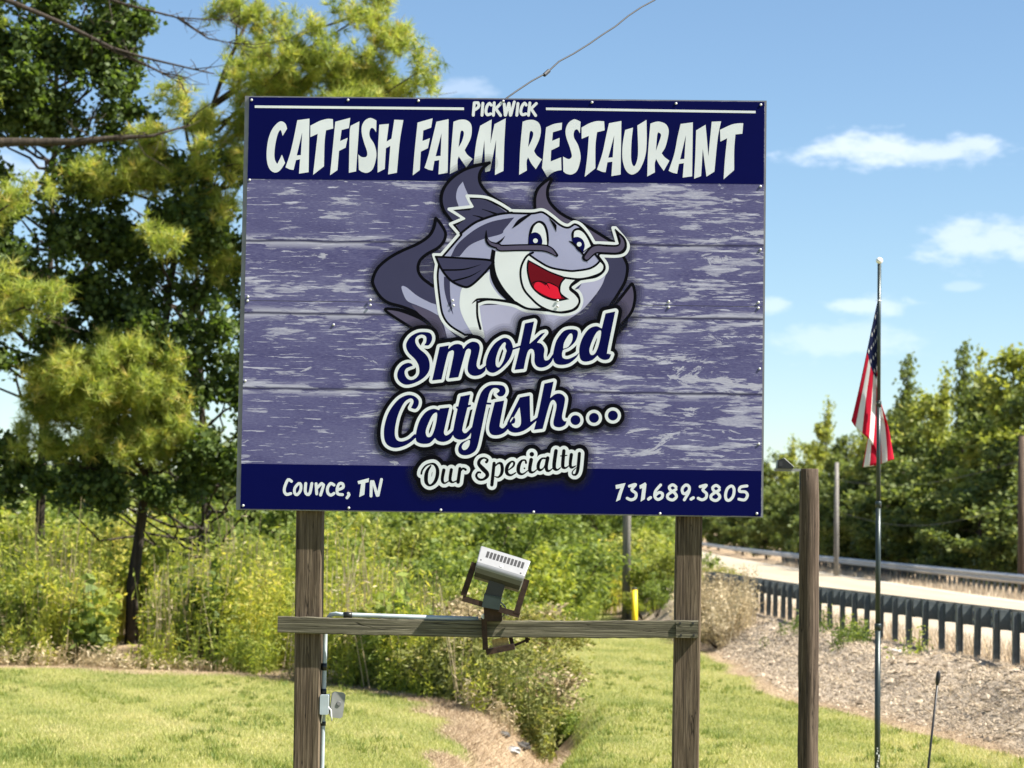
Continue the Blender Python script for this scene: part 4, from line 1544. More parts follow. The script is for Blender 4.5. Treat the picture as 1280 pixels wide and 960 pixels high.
# ------------------------------------------------------------------ guard rails
def guard_rail(name, label, offset, side, y0, y1, ymax_posts, rail_gap, group='guard rails along the road'):
    root = empty(name, (float(rail_x(y0)) + offset, y0, ROAD_Z - (CAMBER if side < 0 else 0)))
    tag(root, label, 'guard rail', group)
    org = root.location.copy()
    # I section post
    a, c, tt = .047, .04, .012
    sec = [(-a, -c), (-a + tt, -c), (-a + tt, -.005), (a - tt, -.005), (a - tt, -c), (a, -c), (a, c), (a - tt, c), (a - tt, .005), (-a + tt, .005), (-a + tt, c), (-a, c)]
    pm = MB()
    n = 12
    zt = .745
    pm.add([(x, y, -.62) for x, y in sec] + [(x, y, zt) for x, y in sec],
           [tuple(range(n))[::-1], tuple(range(n, 2 * n))] + [(i, (i + 1) % n, n + (i + 1) % n, n + i) for i in range(n)])
    pme = pm.mesh('post', M['steel_post'])
    bm_ = MB().box(min(side * .049, side * .19), max(side * .049, side * .19), -.05, .05, .45, .73).mesh('block', M['steel_post'])
    y = y0
    rnd = random.Random(len(label))
    while y < ymax_posts:
        x = float(rail_x(y)) + offset
        zz = ROAD_Z - (CAMBER if side < 0 else 0)
        o = link(bpy.data.objects.new('post', pme), root)
        o.location = Vector((x, y, zz)) - org + Vector((rnd.uniform(-.01, .01), 0, rnd.uniform(-.012, .008)))
        o.rotation_euler = (rnd.uniform(-.03, .03), rnd.uniform(-.02, .02), rnd.uniform(-.1, .1))
        if y < 95:
            b_ = link(bpy.data.objects.new('block', bm_), root)
            b_.location = Vector((x, y, zz)) - org
        y += .9525
    W = [(.0, .0), (.02, .03), (.075, .06), (.075, .095), (.01, .14), (.01, .17), (.075, .215), (.075, .25), (.02, .28), (.0, .31)]
    th = .006
    prof = [(side * (rail_gap + d), z + .44) for d, z in W] + [(side * (rail_gap + d - th), z + .44) for d, z in W[::-1]]
    mb = MB()
    ys = np.concatenate([np.arange(y0 - 1, 130, 1.9), np.geomspace(131, y1, 30)]) if y1 > 131 else np.arange(y0 - 1, y1, 1.9)
    m = len(prof)
    for i, yy in enumerate(ys):
        x = float(rail_x(yy)) + offset
        for dx, z in prof:
            mb.v.append((x + dx - org.x, yy - org.y, z))
        if i:
            for q in range(m):
                mb.f.append(((i - 1) * m + q, (i - 1) * m + (q + 1) % m, i * m + (q + 1) % m, i * m + q))
                mb.mi.append(0)
    mb.build('beam_rail', M['steel_rail'], root)


guard_rail('guard_rail', 'near guard rail seen from behind its dark posts along the bank top', 0.0, 1, 25.2, 180, 112, .192)
guard_rail('guard_rail', 'far pale guard rail along the other side of the road below the wood', ROAD_W, -1, 60.3, 420, 150, .192)


# ------------------------------------------------------------------ utility poles and wires
def upole(px, d, base, toppx, r, mat, label, arm=None):
    q = R(px, 660, d)
    t_ = R(px, toppx, d)
    g = gz(q.x, d)
    o = empty('utility_pole', (q.x, d, g))
    tag(o, label, 'utility pole', 'utility poles')
    MB().tube([(0, 0, -.5), (0, 0, (t_.z - g) * .5), (0, 0, t_.z - g)], [r * 1.1, r, r * .82], 10).build('shaft', mat, o, True)
    if arm:
        MB().box(-arm, arm, -.05, .05, t_.z - g - .5, t_.z - g - .38).build('crossarm', mat, o)
    return Vector((q.x, d, t_.z))


upole(783.5, 67, 770, 330, .115, M['grey_pole'], 'brown utility pole in the shrubs behind the right sign post', .9)
upole(742, 118, 705, 470, .13, M['grey_pole'], 'thin grey utility pole in the shrubs left of the road', .9)
pa = upole(1045.5, 108, 690, 578, .108, M['grey_pole'], 'pale grey pole at the edge of the wood beyond the road')
pc = upole(1277, 78, 722, 545, .125, M['pole_wood'], 'brown pole before the wood at the right edge of the view')
for k, (dz, sag, col) in enumerate(((-.8, .5, 'cable'), (-2.2, .7, 'cable'))):
    a, c = pa + Vector((0, -.15, dz)), pc + Vector((0, -.12, dz))
    pts = [a.lerp(c, i / 16) - Vector((0, 0, sag * math.sin(math.pi * i / 16))) for i in range(17)]
    w_ = MB().tube(pts, .008, 5).build('overhead_wire', M['cable'], None)
    tag(w_, ('upper' if k == 0 else 'lower') + ' wire strung between the two poles in front of the wood', 'wire', 'pole wires')
mk = G(794, 786)
mo = empty('marker_post', (mk.x, mk.y, gz(mk.x, mk.y)))
tag(mo, 'yellow plastic marker post in the grass by the shrubs', 'marker post')
MB().tube([(0, 0, -.2), (-.03, 0, 1.02)], .075, 10).build('tube', M['yellow'], mo, True)
MB().tube([(-.03, 0, 1.021), (-.03, 0, 1.05), (-.03, 0, 1.07)], [.08, .08, .05], 10).build('cap', M['lamp_dark'], mo, True)


# ------------------------------------------------------------------ stones in the ditch, litter on the bank
def stone(px, py, size, mat, label, seed, flat=.6):
    p = G(px, py, -.35)
    r = np.random.default_rng(seed)
    mb = MB()
    ns, nr = 10, 6
    vs = []
    for i in range(nr + 1):
        th = math.pi * i / nr
        for j in range(ns):
            a = 2 * math.pi * j / ns
            k = size * (1 + r.uniform(-.22, .22))
            vs.append((k * math.sin(th) * math.cos(a) * 1.25, k * math.sin(th) * math.sin(a), k * math.cos(th) * flat))
    fs = [(i * ns + j, i * ns + (j + 1) % ns, (i + 1) * ns + (j + 1) % ns, (i + 1) * ns + j) for i in range(nr) for j in range(ns)]
    mb.add(vs, fs)
    o = mb.build('stone', mat)
    o.location = (p.x, p.y, gz(p.x, p.y) + size * flat * .35)
    tag(o, label, 'stone', 'stones in the ditch')


stone(640, 938, .09, M['rock'], 'pale grey stone in the ditch bottom, lower middle of view', 1)
stone(629, 934, .075, M['dark_rock'], 'dark stone just left of the pale stone in the ditch', 2)
stone(652, 930, .1, M['dark_rock'], 'larger dark stone just right behind the pale stone in the ditch', 3)
stone(672, 957, .11, M['dark_rock'], 'dark stone at the bottom edge of the view in the ditch', 4)
stone(655, 951, .06, M['dark_rock'], 'small dark stone nearest the viewer in the ditch', 5)
lp = Vector((0, 0, 0))
for yy in np.arange(30, 44, .1):
    q = R(1118, 812, yy)
    if abs(q.z - gz(q.x, yy)) < .06:
        lp = q
        break
if lp.y:
    mb = MB()
    r = random.Random(6)
    vs = [(-.1 + .05 * i, -.04 + .04 * j, .02 + r.uniform(0, .05)) for j in range(3) for i in range(5)]
    mb.add(vs, [(j * 5 + i, j * 5 + i + 1, j * 5 + i + 6, j * 5 + i + 5) for j in range(2) for i in range(4)])
    o = mb.build('litter', M['wire_white'])
    o.location = (lp.x, lp.y, gz(lp.x, lp.y))
    sm_ = o.modifiers.new('thickness', 'SOLIDIFY')
    sm_.thickness = .004
    tag(o, 'crumpled white scrap of litter on the bank below the near guard rail', 'litter')

# ------------------------------------------------------------------ foliage materials
M['pine'] = foliage('pine_needles', [(0, (.10, .15, .03)), (.45, (.30, .37, .08)), (.8, (.49, .5, .13)), (1, (.56, .45, .15))], .5, (1.15, 1.15, .6))
M['gum'] = foliage('broad_leaves_dark', [(0, (.033, .057, .018)), (.5, (.09, .135, .037)), (1, (.2, .25, .075))], .42, (1.2, 1.3, .5), .5, .25)
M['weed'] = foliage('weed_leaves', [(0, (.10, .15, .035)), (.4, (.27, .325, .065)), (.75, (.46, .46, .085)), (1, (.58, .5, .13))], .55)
M['dryweed'] = foliage('dry_weed_leaves', [(0, (.16, .15, .06)), (.4, (.34, .27, .15)), (.75, (.5, .40, .25)), (1, (.62, .53, .36))], .3, (1, 1, .9))
M['shrub'] = foliage('shrub_leaves', [(0, (.06, .10, .027)), (.5, (.18, .24, .057)), (1, (.37, .41, .09))], .48)
M['mixshrub'] = foliage('mixed_shrub_leaves', [(0, (.09, .11, .035)), (.4, (.24, .26, .075)), (.7, (.42, .37, .17)), (1, (.56, .46, .27))], .48)
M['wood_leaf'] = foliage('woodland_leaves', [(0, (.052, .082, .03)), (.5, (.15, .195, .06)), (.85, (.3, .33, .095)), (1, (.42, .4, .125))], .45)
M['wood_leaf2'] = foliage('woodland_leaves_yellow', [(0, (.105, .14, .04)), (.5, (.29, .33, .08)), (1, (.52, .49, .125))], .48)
M['grass'] = foliage('grass_blades', [(0, (.14, .195, .042)), (.35, (.29, .325, .085)), (.7, (.46, .45, .155)), (1, (.6, .53, .27))], .4, (1.1, 1.1, .6))
M['tan'] = foliage('tan_dead_blades', [(0, (.17, .115, .07)), (.4, (.37, .275, .175)), (.8, (.56, .44, .295)), (1, (.66, .55, .39))], .2, (1, 1, .9))
M['straw'] = foliage('straw_blades', [(0, (.16, .12, .08)), (.4, (.43, .35, .26)), (.8, (.64, .535, .405)), (1, (.68, .54, .35))], .2, (1, 1, .9))


# ------------------------------------------------------------------ lawn blades (uncountable)
def blades(name, mat, xy, h, w, v, lean, rng, flat=0.0):
    N = len(xy)
    z = ground_z(xy[:, 0], xy[:, 1])
    P = np.c_[xy, z - .008]
    a = rng.uniform(0, 2 * math.pi, N)
    s = np.c_[np.cos(a), np.sin(a), np.zeros(N)] * (w * .5)[:, None]
    b = rng.uniform(0, 2 * math.pi, N)
    L = h * rng.uniform(.2, 1.0, N) * lean
    T = P + np.c_[np.cos(b) * L, np.sin(b) * L, h * (1 - flat)]
    me = np_mesh(name, np.stack([P - s, P + s, T], 1).reshape(-1, 3), 3, mat, v)
    o = link(bpy.data.objects.new(name, me))
    o['kind'] = 'stuff'
    return o


rng = np.random.default_rng(7)
N = 420000
yy = 23.2 * (58 / 23.2) ** rng.uniform(0, 1, N)
yy = np.where(rng.uniform(0, 1, N) < .5, yy, 23.2 + rng.uniform(0, 1, N) ** 1.6 * 30)
xx = rng.uniform(-.235, .235, N) * yy
dm, bmk = dry_mask(xx, yy), bank_mask(xx, yy)
e = edge_y(xx)
weedy = (yy > e + .4) & (xx < .9)
rx_ = rail_x(yy)
lawn = (~weedy) & (xx < rx_ - .3) & (dm < rng.uniform(.25, .75, N)) & (bmk < .3)
xy = np.c_[xx, yy][lawn]
pat = vnoise(xy[:, 0] * 1.1, xy[:, 1] * .6, 31) * .2 + vnoise(xy[:, 0] * 4.3, xy[:, 1] * 2.4, 32) * .17 + .13 * np.sin((xy[:, 0] * .75 + xy[:, 1] * .42) * 4.2)
n = len(xy)
blades('lawn_grass', M['grass'], xy, rng.uniform(.025, .06, n), rng.uniform(.006, .011, n), .5 + pat + rng.normal(0, .2, n), .9, rng)
dl = (~lawn) & (~weedy) & (xx < rx_ + .5) & (rng.uniform(0, 1, N) < .8)
xy = np.c_[xx, yy][dl]
n = len(xy)
isb = bank_mask(xy[:, 0], xy[:, 1])
for nm, sel, mt in (('bank_thatch', isb > .4, 'straw'), ('dead_grass', isb <= .4, 'tan')):
    q = xy[sel]
    n = len(q)
    k = isb[sel]
    blades(nm, M[mt], q, rng.uniform(.03, .09, n) * (1 + .7 * k), rng.uniform(.007, .014, n), .5 + rng.normal(0, .26, n) + vnoise(q[:, 0] * 9 + q[:, 1] * 3, q[:, 1] * 2 - q[:, 0] * 2, 6) * .2, 2.2, rng, .45)
N2 = 90000
y2, x2 = rng.uniform(22.5, 36, N2), rng.uniform(-3.2, 1.4, N2)
q = np.c_[x2, y2][(dry_mask(x2, y2) > rng.uniform(.3, .8, N2)) & (y2 < edge_y(x2) + .3)]
n = len(q)
blades('ditch_thatch', M['tan'], q, rng.uniform(.04, .15, n), rng.uniform(.006, .012, n), .45 + rng.normal(0, .28, n) + vnoise(q[:, 0] * 5, q[:, 1] * 3, 43) * .18, 1.8, rng, .4)
# broad leaved weeds and longer tufts in the lawn
N2 = 2600
y2 = rng.uniform(24, 46, N2)
x2 = rng.uniform(-.22, .22, N2) * y2
ok = (dry_mask(x2, y2) < .3) & (bank_mask(x2, y2) < .1) & (y2 < np.where(x2 < .9, edge_y(x2), 99)) & (vnoise(x2 * 1.7, y2 * 1.1, 44) > .1)
q = np.repeat(np.c_[x2, y2][ok], 16, 0)
q = q + rng.normal(0, .045, q.shape)
n = len(q)
blades('lawn_weeds', M['grass'], q, rng.uniform(.04, .1, n), rng.uniform(.012, .024, n), np.repeat(rng.normal(.12, .14, n // 16), 16), 1.0, rng)
# clods and stones on the bank
N2 = 5200
y2 = rng.uniform(26, 50, N2)
tx2 = np.minimum(np.interp(y2, TY, TX), rail_x(y2) - .9)
x2 = tx2 + rng.uniform(.0, 1, N2) * (rail_x(y2) - .2 - tx2)
c0 = np.c_[x2, y2, ground_z(x2, y2)]
sz = rng.uniform(.008, .034, N2)[:, None] * (1 + 1.2 * (rng.uniform(0, 1, (N2, 1)) > .96))
dirs = np.array([[1, 0, 0], [0, 1, 0], [-1, 0, 0], [0, -1, 0], [0, 0, 1], [0, 0, -1.]])
pv = c0[:, None, :] + dirs[None] * sz[:, None, :] * rng.uniform(.5, 1.4, (N2, 6, 1)) * np.array([1.5, 1.2, .8]) + rng.normal(0, .003, (N2, 6, 3))
tri = np.array([[0, 1, 4], [1, 2, 4], [2, 3, 4], [3, 0, 4], [1, 0, 5], [2, 1, 5], [3, 2, 5], [0, 3, 5]])
me = np_mesh('bank_stones', pv[:, tri].reshape(-1, 3), 3, M['straw'], np.repeat(rng.uniform(.1, .7, N2), 8))
o = link(bpy.data.objects.new('bank_stones', me))
o['kind'] = 'stuff'
# verge grass on both sides of the road
N = 60000
yv = 26 * (150 / 26) ** rng.uniform(0, 1, N)
sd = rng.uniform(0, 1, N) < .5
xv = rail_x(yv) + np.where(sd, rng.uniform(.12, 1.1, N), ROAD_W + rng.uniform(-1.3, 1.6, N))
blades('verge_grass', M['straw'], np.c_[xv, yv], rng.uniform(.08, .28, N), rng.uniform(.012, .03, N), .72 + rng.normal(0, .16, N), .6, rng)


# ------------------------------------------------------------------ rank weeds (uncountable)
def weed_patch(name, pts, hmin, hmax, mat, seed, nleaf=18, leaf=.12, vbias=.5, aspect=.24):
    rng = np.random.default_rng(seed)
    N = len(pts)
    z = ground_z(pts[:, 0], pts[:, 1])
    H = rng.uniform(hmin, hmax, N) * np.clip(1 + .42 * vnoise(pts[:, 0] * 1.3, pts[:, 1] * 1.1, seed), .3, 2)
    ln = rng.normal(0, .12, (N, 2))
    t = rng.uniform(.12, 1, (N, nleaf))
    P = np.stack([pts[:, None, 0] + ln[:, None, 0] * t * H[:, None], pts[:, None, 1] + ln[:, None, 1] * t * H[:, None], z[:, None] + t * H[:, None]], -1)
    P = P.reshape(-1, 3) + rng.normal(0, .06, (N * nleaf, 3))
    pv = rng.normal(0, .13, N) + .33 * vnoise(pts[:, 0] * 1.1, pts[:, 1] * .6, seed + 1)
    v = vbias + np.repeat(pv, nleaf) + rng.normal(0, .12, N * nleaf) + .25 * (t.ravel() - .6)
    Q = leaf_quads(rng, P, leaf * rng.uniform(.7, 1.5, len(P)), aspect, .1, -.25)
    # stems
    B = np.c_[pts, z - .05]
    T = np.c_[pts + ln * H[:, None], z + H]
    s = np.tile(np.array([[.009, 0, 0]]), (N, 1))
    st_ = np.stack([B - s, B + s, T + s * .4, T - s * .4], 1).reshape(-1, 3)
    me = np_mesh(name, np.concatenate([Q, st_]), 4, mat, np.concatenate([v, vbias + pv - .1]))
    o = link(bpy.data.objects.new(name, me))
    o['kind'] = 'stuff'


rng = np.random.default_rng(17)
def region(n, x0, x1, d0, d1, rng, bias=1.5):
    x = rng.uniform(x0, x1, n)
    y = edge_y(x) + d0 + (d1 - d0) * rng.uniform(0, 1, n) ** bias
    return np.c_[x, y]


def thinned(p, seed, t):
    px = 640 + p[:, 0] / p[:, 1] * FPX
    clear = (np.abs(px - 170) < 26) & (p[:, 1] < 48.3) & (p[:, 1] > edge_y(p[:, 0]) + .9)     # trodden gap before the pine's foot
    return p[(vnoise(p[:, 0] * 1.6, p[:, 1] * 1.2, seed) > t) & ~clear]


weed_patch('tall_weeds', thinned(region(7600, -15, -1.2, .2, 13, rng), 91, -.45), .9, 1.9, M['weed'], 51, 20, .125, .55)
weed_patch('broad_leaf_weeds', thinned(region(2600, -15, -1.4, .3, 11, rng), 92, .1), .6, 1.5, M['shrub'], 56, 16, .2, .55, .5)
weed_patch('dead_stalks', thinned(region(1500, -14, -.6, -.1, 5, rng, 1.0), 93, .0), .9, 2.0, M['dryweed'], 57, 7, .09, .7, .14)
weed_patch('dry_weeds', thinned(region(1100, -12, .1, -.7, .6, rng, 1.0), 94, .15), .06, .3, M['dryweed'], 52, 12, .1, .55, .16)
weed_patch('edge_weeds', thinned(region(2000, -13, -.3, -.4, .9, rng, 1.0), 95, -.2), .15, .8, M['weed'], 58, 14, .1, .45, .2)
q = region(1700, -2.6, .62, .2, 4.5, rng, 1.1)
weed_patch('ditch_weeds', q, .5, 1.15, M['mixshrub'], 53, 18, .1, .5, .28)
yb = rng.uniform(48, 58, 500)
xb = np.interp(yb, TY, TX) + rng.uniform(.05, .85, 500)
weed_patch('bank_weeds', np.c_[xb, yb], .3, .95, M['dryweed'], 54, 14, .11, .62, .2)
yb = np.concatenate([rng.normal(40.2, .4, 50), rng.normal(44, .9, 30), rng.normal(36.2, .3, 10)])
xb = rail_x(yb) - .3 - np.abs(rng.normal(0, .3, len(yb)))
weed_patch('rail_weeds', np.c_[xb, yb], .1, .4, M['shrub'], 59, 14, .07, .6, .35)
yb = rng.uniform(57, 110, 2200)
xb = rng.uniform(-3, .7, 2200) + np.interp(yb, [57, 66, 75, 110], [1.2, 1.8, 3.4, 3.4])
weed_patch('far_weeds', np.c_[xb, yb], .8, 1.7, M['weed'], 55, 14, .17, .5)


# ------------------------------------------------------------------ woody plants
def crown_points(rng, ells, per_m3, sub_r=.35, fill=.15, k_sub=1.5):
    """clumped points in a set of ellipsoids (cx,cy,cz,rx,ry,rz)"""
    out, sub = [], []
    for (cx, cy, cz, a, b_, c) in ells:
        vol = 4.2 * a * b_ * c
        ns = max(5, int(vol * 2.0 / max(sub_r, .2) ** 1.2 * k_sub))
        d = unit(rng.normal(size=(ns, 3)))
        r = rng.uniform(fill, 1.0, (ns, 1)) ** .6
        C_ = np.array([cx, cy, cz]) + d * r * np.array([a, b_, c])
        n = int(per_m3 * vol)
        k = rng.integers(0, ns, n)
        out.append(C_[k] + rng.normal(0, sub_r * .42, (n, 3)))
        sub.append(C_)
    return np.concatenate(out), np.concatenate(sub)


def limb(mb, rng, a, b, r0, r1, n=5, wob=.08):
    a, b = np.array(a, float), np.array(b, float)
    L = np.linalg.norm(b - a)
    pts = [a + (b - a) * t + (rng.normal(0, wob * L * .35, 3) if 0 < t < 1 else 0) + np.array([0, 0, -.04 * L * math.sin(math.pi * t)]) for t in np.linspace(0, 1, n)]
    mb.tube(pts, list(np.linspace(r0, r1, n)), 6)


def tree_object(name, loc, trunk_mb, crown_me, label, cat, group=None, crown_name='crown'):
    o = empty(name, loc)
    tag(o, label, cat, group)
    trunk_mb.build('trunk', M['bark'], o, True)
    link(bpy.data.objects.new(crown_name, crown_me), o)
    return o


def px_ells(lst, d, rng, dr=1.0, spread=.8):
    """picture ellipses (px,py,rx,ry) -> ellipsoids about depth d"""
    out = []
    for (px, py, rx, ry) in lst:
        dd = d + rng.uniform(-spread, spread)
        c = R(px, py, dd)
        k = dd / FPX
        out.append((c.x, c.y, c.z, rx * k, max(rx, ry) * k * dr * .75, ry * k))
    return out


def loc_shift(e, o):
    return [(a - o[0], b - o[1], c - o[2], d, f, g) for a, b, c, d, f, g in e]


def picture_tree(name, label, cat, base_px, d, path, ells, limbs, mat, kind, seed, dens, leaf=.13, r_base=.2, fd=0.0):
    rng = np.random.default_rng(seed)
    b = R(base_px, 800, d)
    loc = np.array([b.x, d, gz(b.x, d)])
    E = loc_shift(px_ells(ells, d + fd, rng), loc)
    mb = MB()
    tp = [np.array([0, 0, -.3])] + [np.array(R(px, py, d)) - loc for px, py in path]
    rad = list(np.linspace(r_base, r_base * .2, len(tp)))
    mb.tube(tp, rad, 10, jit=.06, rnd=random.Random(seed))
    for l in limbs:
        pts = [np.array(R(px, py, d + dd)) - loc for px, py, dd in l[1:]]
        mb.tube(pts, list(np.linspace(l[0], l[0] * .12, len(pts))), 7, jit=.08, rnd=random.Random(seed + 3))
        for _ in range(12):
            i = rng.integers(max(1, len(pts) // 2) - 1, len(pts) - 1)
            f = rng.uniform(0, 1)
            a = pts[i] + (pts[i + 1] - pts[i]) * f
            dv = (pts[i + 1] - pts[i]) / np.linalg.norm(pts[i + 1] - pts[i])
            bq = a + (dv * .6 + rng.normal(0, .6, 3)) * rng.uniform(.25, .75)
            limb(mb, rng, a, bq, .012, .004, 4, .12)
            limb(mb, rng, (a + bq) / 2, (a + bq) / 2 + rng.normal(0, .2, 3), .007, .003, 3, .1)
    P, sub = crown_points(rng, E, dens, .3 if kind == 'leaf' else .26)
    # boughs reach from the trunk to each mass of foliage, twigs to its clumps
    tz = np.array([p[2] for p in tp])
    for (cx, cy, cz, a, b_, c) in E:
        z0 = np.clip(cz - .25 * math.hypot(cx, cy) - .2, .5, tz.max() - .1)
        i = int(np.clip(np.searchsorted(tz, z0), 1, len(tp) - 1))
        f = (z0 - tz[i - 1]) / max(tz[i] - tz[i - 1], 1e-6)
        s0 = tp[i - 1] + (tp[i] - tp[i - 1]) * f
        limb(mb, rng, s0, (cx, cy, cz - c * .3), r_base * .3, r_base * .1, 6)
    for s in sub[::5]:
        j = int(np.argmin([np.linalg.norm(np.array(e[:3]) - s) for e in E]))
        c = np.array(E[j][:3]) - np.array([0, 0, E[j][5] * .3])
        limb(mb, rng, c, s, .016, .006, 3, .1)
    if kind == 'leaf':
        v = .45 + rng.normal(0, .2, len(P))
        me = np_mesh('crown', leaf_quads(rng, P, leaf * rng.uniform(.7, 1.25, len(P)), .8, .35, .2), 4, mat, v)
    else:
        D = unit(rng.normal(size=P.shape) * .6 + np.array([0, 0, .5]))
        tuft = rng.normal(0, .2, len(P))
        nn_ = 18
        v = .52 + np.repeat(tuft, nn_) + rng.normal(0, .14, len(P) * nn_)
        me = np_mesh('crown', needles(rng, P, D, nn_, leaf, .018), 3, mat, v)
    return tree_object(name, tuple(loc), mb, me, label, cat, None, 'crown')


PINE = [(130, 478, 100, 42), (70, 500, 55, 42), (200, 515, 55, 42), (150, 552, 85, 26), (50, 548, 45, 22), (228, 562, 45, 24), (215, 215, 75, 22), (130, 222, 60, 20),
        (285, 200, 45, 24), (240, 155, 42, 30), (300, 165, 42, 34), (335, 112, 58, 40), (400, 112, 58, 32), (455, 100, 60, 36), (524, 82, 26, 26),
        (482, 42, 38, 38), (440, 20, 24, 28), (470, 2, 30, 28), (405, 62, 40, 34), (360, 72, 38, 30), (300, 18, 54, 16), (345, 38, 30, 24), (320, 70, 36, 22), (505, 112, 40, 14),
        (440, 138, 70, 14), (255, 325, 40, 34), (285, 268, 28, 28), (240, 260, 40, 16), (200, 300, 40, 18), (225, 120, 30, 22), (185, 175, 40, 18), (60, 455, 40, 24), (170, 440, 60, 24)]
picture_tree('pine_tree', 'leaning pine with yellow-green needles and a dark bare trunk beside the sign', 'tree', 165, 48.6,
             [(164, 812), (166, 730), (174, 670), (184, 600), (198, 480), (212, 360), (236, 220), (280, 90), (330, -20)], PINE,
             [(.08, (206, 330, 0), (255, 262, -.4), (300, 205, -.5), (330, 120, -.6), (405, 70, -.4)), (.06, (215, 250, 0), (290, 170, .5), (400, 150, .6), (500, 110, .3), (540, 80, .3)),
              (.05, (185, 600, 0), (150, 545, -.5), (100, 500, -.8), (60, 490, -1)), (.05, (196, 510, 0), (160, 490, -.3), (130, 470, -.6)),
              (.035, (318, 190, 0), (270, 195, 0), (215, 225, -.2), (130, 240, -.2), (70, 252, 0))],
             M['pine'], 'needle', 61, 260, .25, .15, -1.6)
picture_tree('pine_tree', 'pine at the left edge of the view with long bare limbs reaching right', 'tree', -95, 44,
             [(-95, 830), (-92, 700), (-90, 500), (-84, 300), (-70, 100), (-60, -80)],
             [(40, 372, 50, 28), (18, 402, 34, 20), (5, 355, 30, 22), (25, 242, 40, 20), (5, 262, 26, 14), (-60, 260, 60, 60), (-80, 120, 70, 60), (-60, 20, 60, 50), (-90, 420, 60, 40), (-120, 200, 50, 60)],
             [(.11, (-82, 195, 0), (0, 178, 0), (90, 177, .2), (150, 172, .2), (190, 170, .3), (238, 156, .3)), (.06, (-70, -30, 0), (20, 5, 0), (80, 30, .2), (140, 60, .2), (180, 72, .2), (240, 86, .2), (268, 92, .2)),
              (.04, (140, 62, .2), (190, 85, .3), (230, 106, .4)), (.05, (-66, -60, 0), (80, -20, .5), (155, 5, .5), (222, 22, .5), (290, 26, .5)), (.03, (222, 22, .5), (260, 48, .5), (310, 58, .5)),
              (.05, (-86, 430, 0), (-20, 400, .2), (30, 385, .2), (75, 405, .2))],
             M['pine'], 'needle', 62, 210, .23, .16, -.6)
def grid_ells(x0, x1, y0, y1, seed):
    """leaf masses filling the part of the picture the tree takes up, leaving the gaps where sky shows"""
    r = random.Random(seed)
    holes = [(205, 62, 62, 48), (42, 200, 40, 24), (235, 20, 40, 20), (150, 262, 20, 8), (25, 492, 26, 20), (255, 520, 22, 18), (45, 392, 16, 12), (290, 250, 18, 12), (225, 120, 30, 20), (270, 110, 30, 40)]
    out = []
    y = y0
    while y < y1:
        x = x0 + r.uniform(0, 30)
        while x < x1:
            q = (x + r.uniform(-12, 12), y + r.uniform(-12, 12), r.uniform(28, 44), r.uniform(21, 33))
            if not any(((q[0] - h[0]) / (h[2] + 16)) ** 2 + ((q[1] - h[1]) / (h[3] + 14)) ** 2 < 1 for h in holes) and r.random() < .93:
                out.append(q)
            x += 46
        y += 36
    return out


picture_tree('sweetgum_tree', 'dark leafy tree filling the top left corner behind the pines', 'tree', 55, 50,
             [(52, 800), (50, 650), (56, 480), (64, 300), (70, 120), (72, -40)],
             grid_ells(-70, 165, -20, 480, 1) + [(150, 35, 50, 36), (170, 130, 30, 34), (140, 70, 40, 40), (-60, 100, 80, 90), (-50, 350, 70, 90)],
             [(.06, (60, 400, 0), (110, 330, .2), (160, 280, .2)), (.06, (66, 220, 0), (110, 150, 0), (160, 130, 0))], M['gum'], 'leaf', 63, 1350, .135, .13, -2.2)
picture_tree('sweetgum_tree', 'dark leafy tree between the leaning pine and the sign edge', 'tree', 262, 51.5,
             [(262, 806), (258, 700), (254, 560), (250, 420), (244, 300), (240, 230)],
             grid_ells(120, 350, 205, 625, 2) + grid_ells(0, 130, 570, 610, 3),
             [(.05, (252, 480, 0), (215, 430, .2), (170, 390, .2)), (.05, (250, 430, 0), (200, 360, 0), (160, 320, 0))], M['gum'], 'leaf', 64, 1250, .135, .12, -3.7)


# ---- generic shrubs and woodland trees: a few shapes, many individuals
def shrub_meshes(seed, h, w, mat, leaf, n):
    rng = np.random.default_rng(seed)
    E = [(rng.normal(0, w * .28), rng.normal(0, w * .28), h * rng.uniform(.25, .78), w * rng.uniform(.22, .4), w * rng.uniform(.22, .4), h * rng.uniform(.14, .26)) for _ in range(9)]
    vol = sum(4.2 * e[3] * e[4] * e[5] for e in E)
    P, sub = crown_points(rng, E, n / vol, .22)
    P = P[P[:, 2] > .03]
    v = .42 + rng.normal(0, .17, len(P)) + .2 * (P[:, 2] / h - .5)
    me = np_mesh('foliage', leaf_quads(rng, P, leaf * rng.uniform(.6, 1.3, len(P)), .5, .3, .0), 4, mat, v)
    mb = MB()
    for i in range(9):
        e = E[i]
        limb(mb, rng, (rng.normal(0, .012), rng.normal(0, .012), -.15), (e[0], e[1], e[2]), .03, .01, 4)
    for s in sub[::6]:
        j = int(np.argmin([np.linalg.norm(np.array(e[:3]) - s) for e in E]))
        limb(mb, rng, E[j][:3], s, .01, .004, 3)
    return me, mb.mesh('stems', M['bark'])


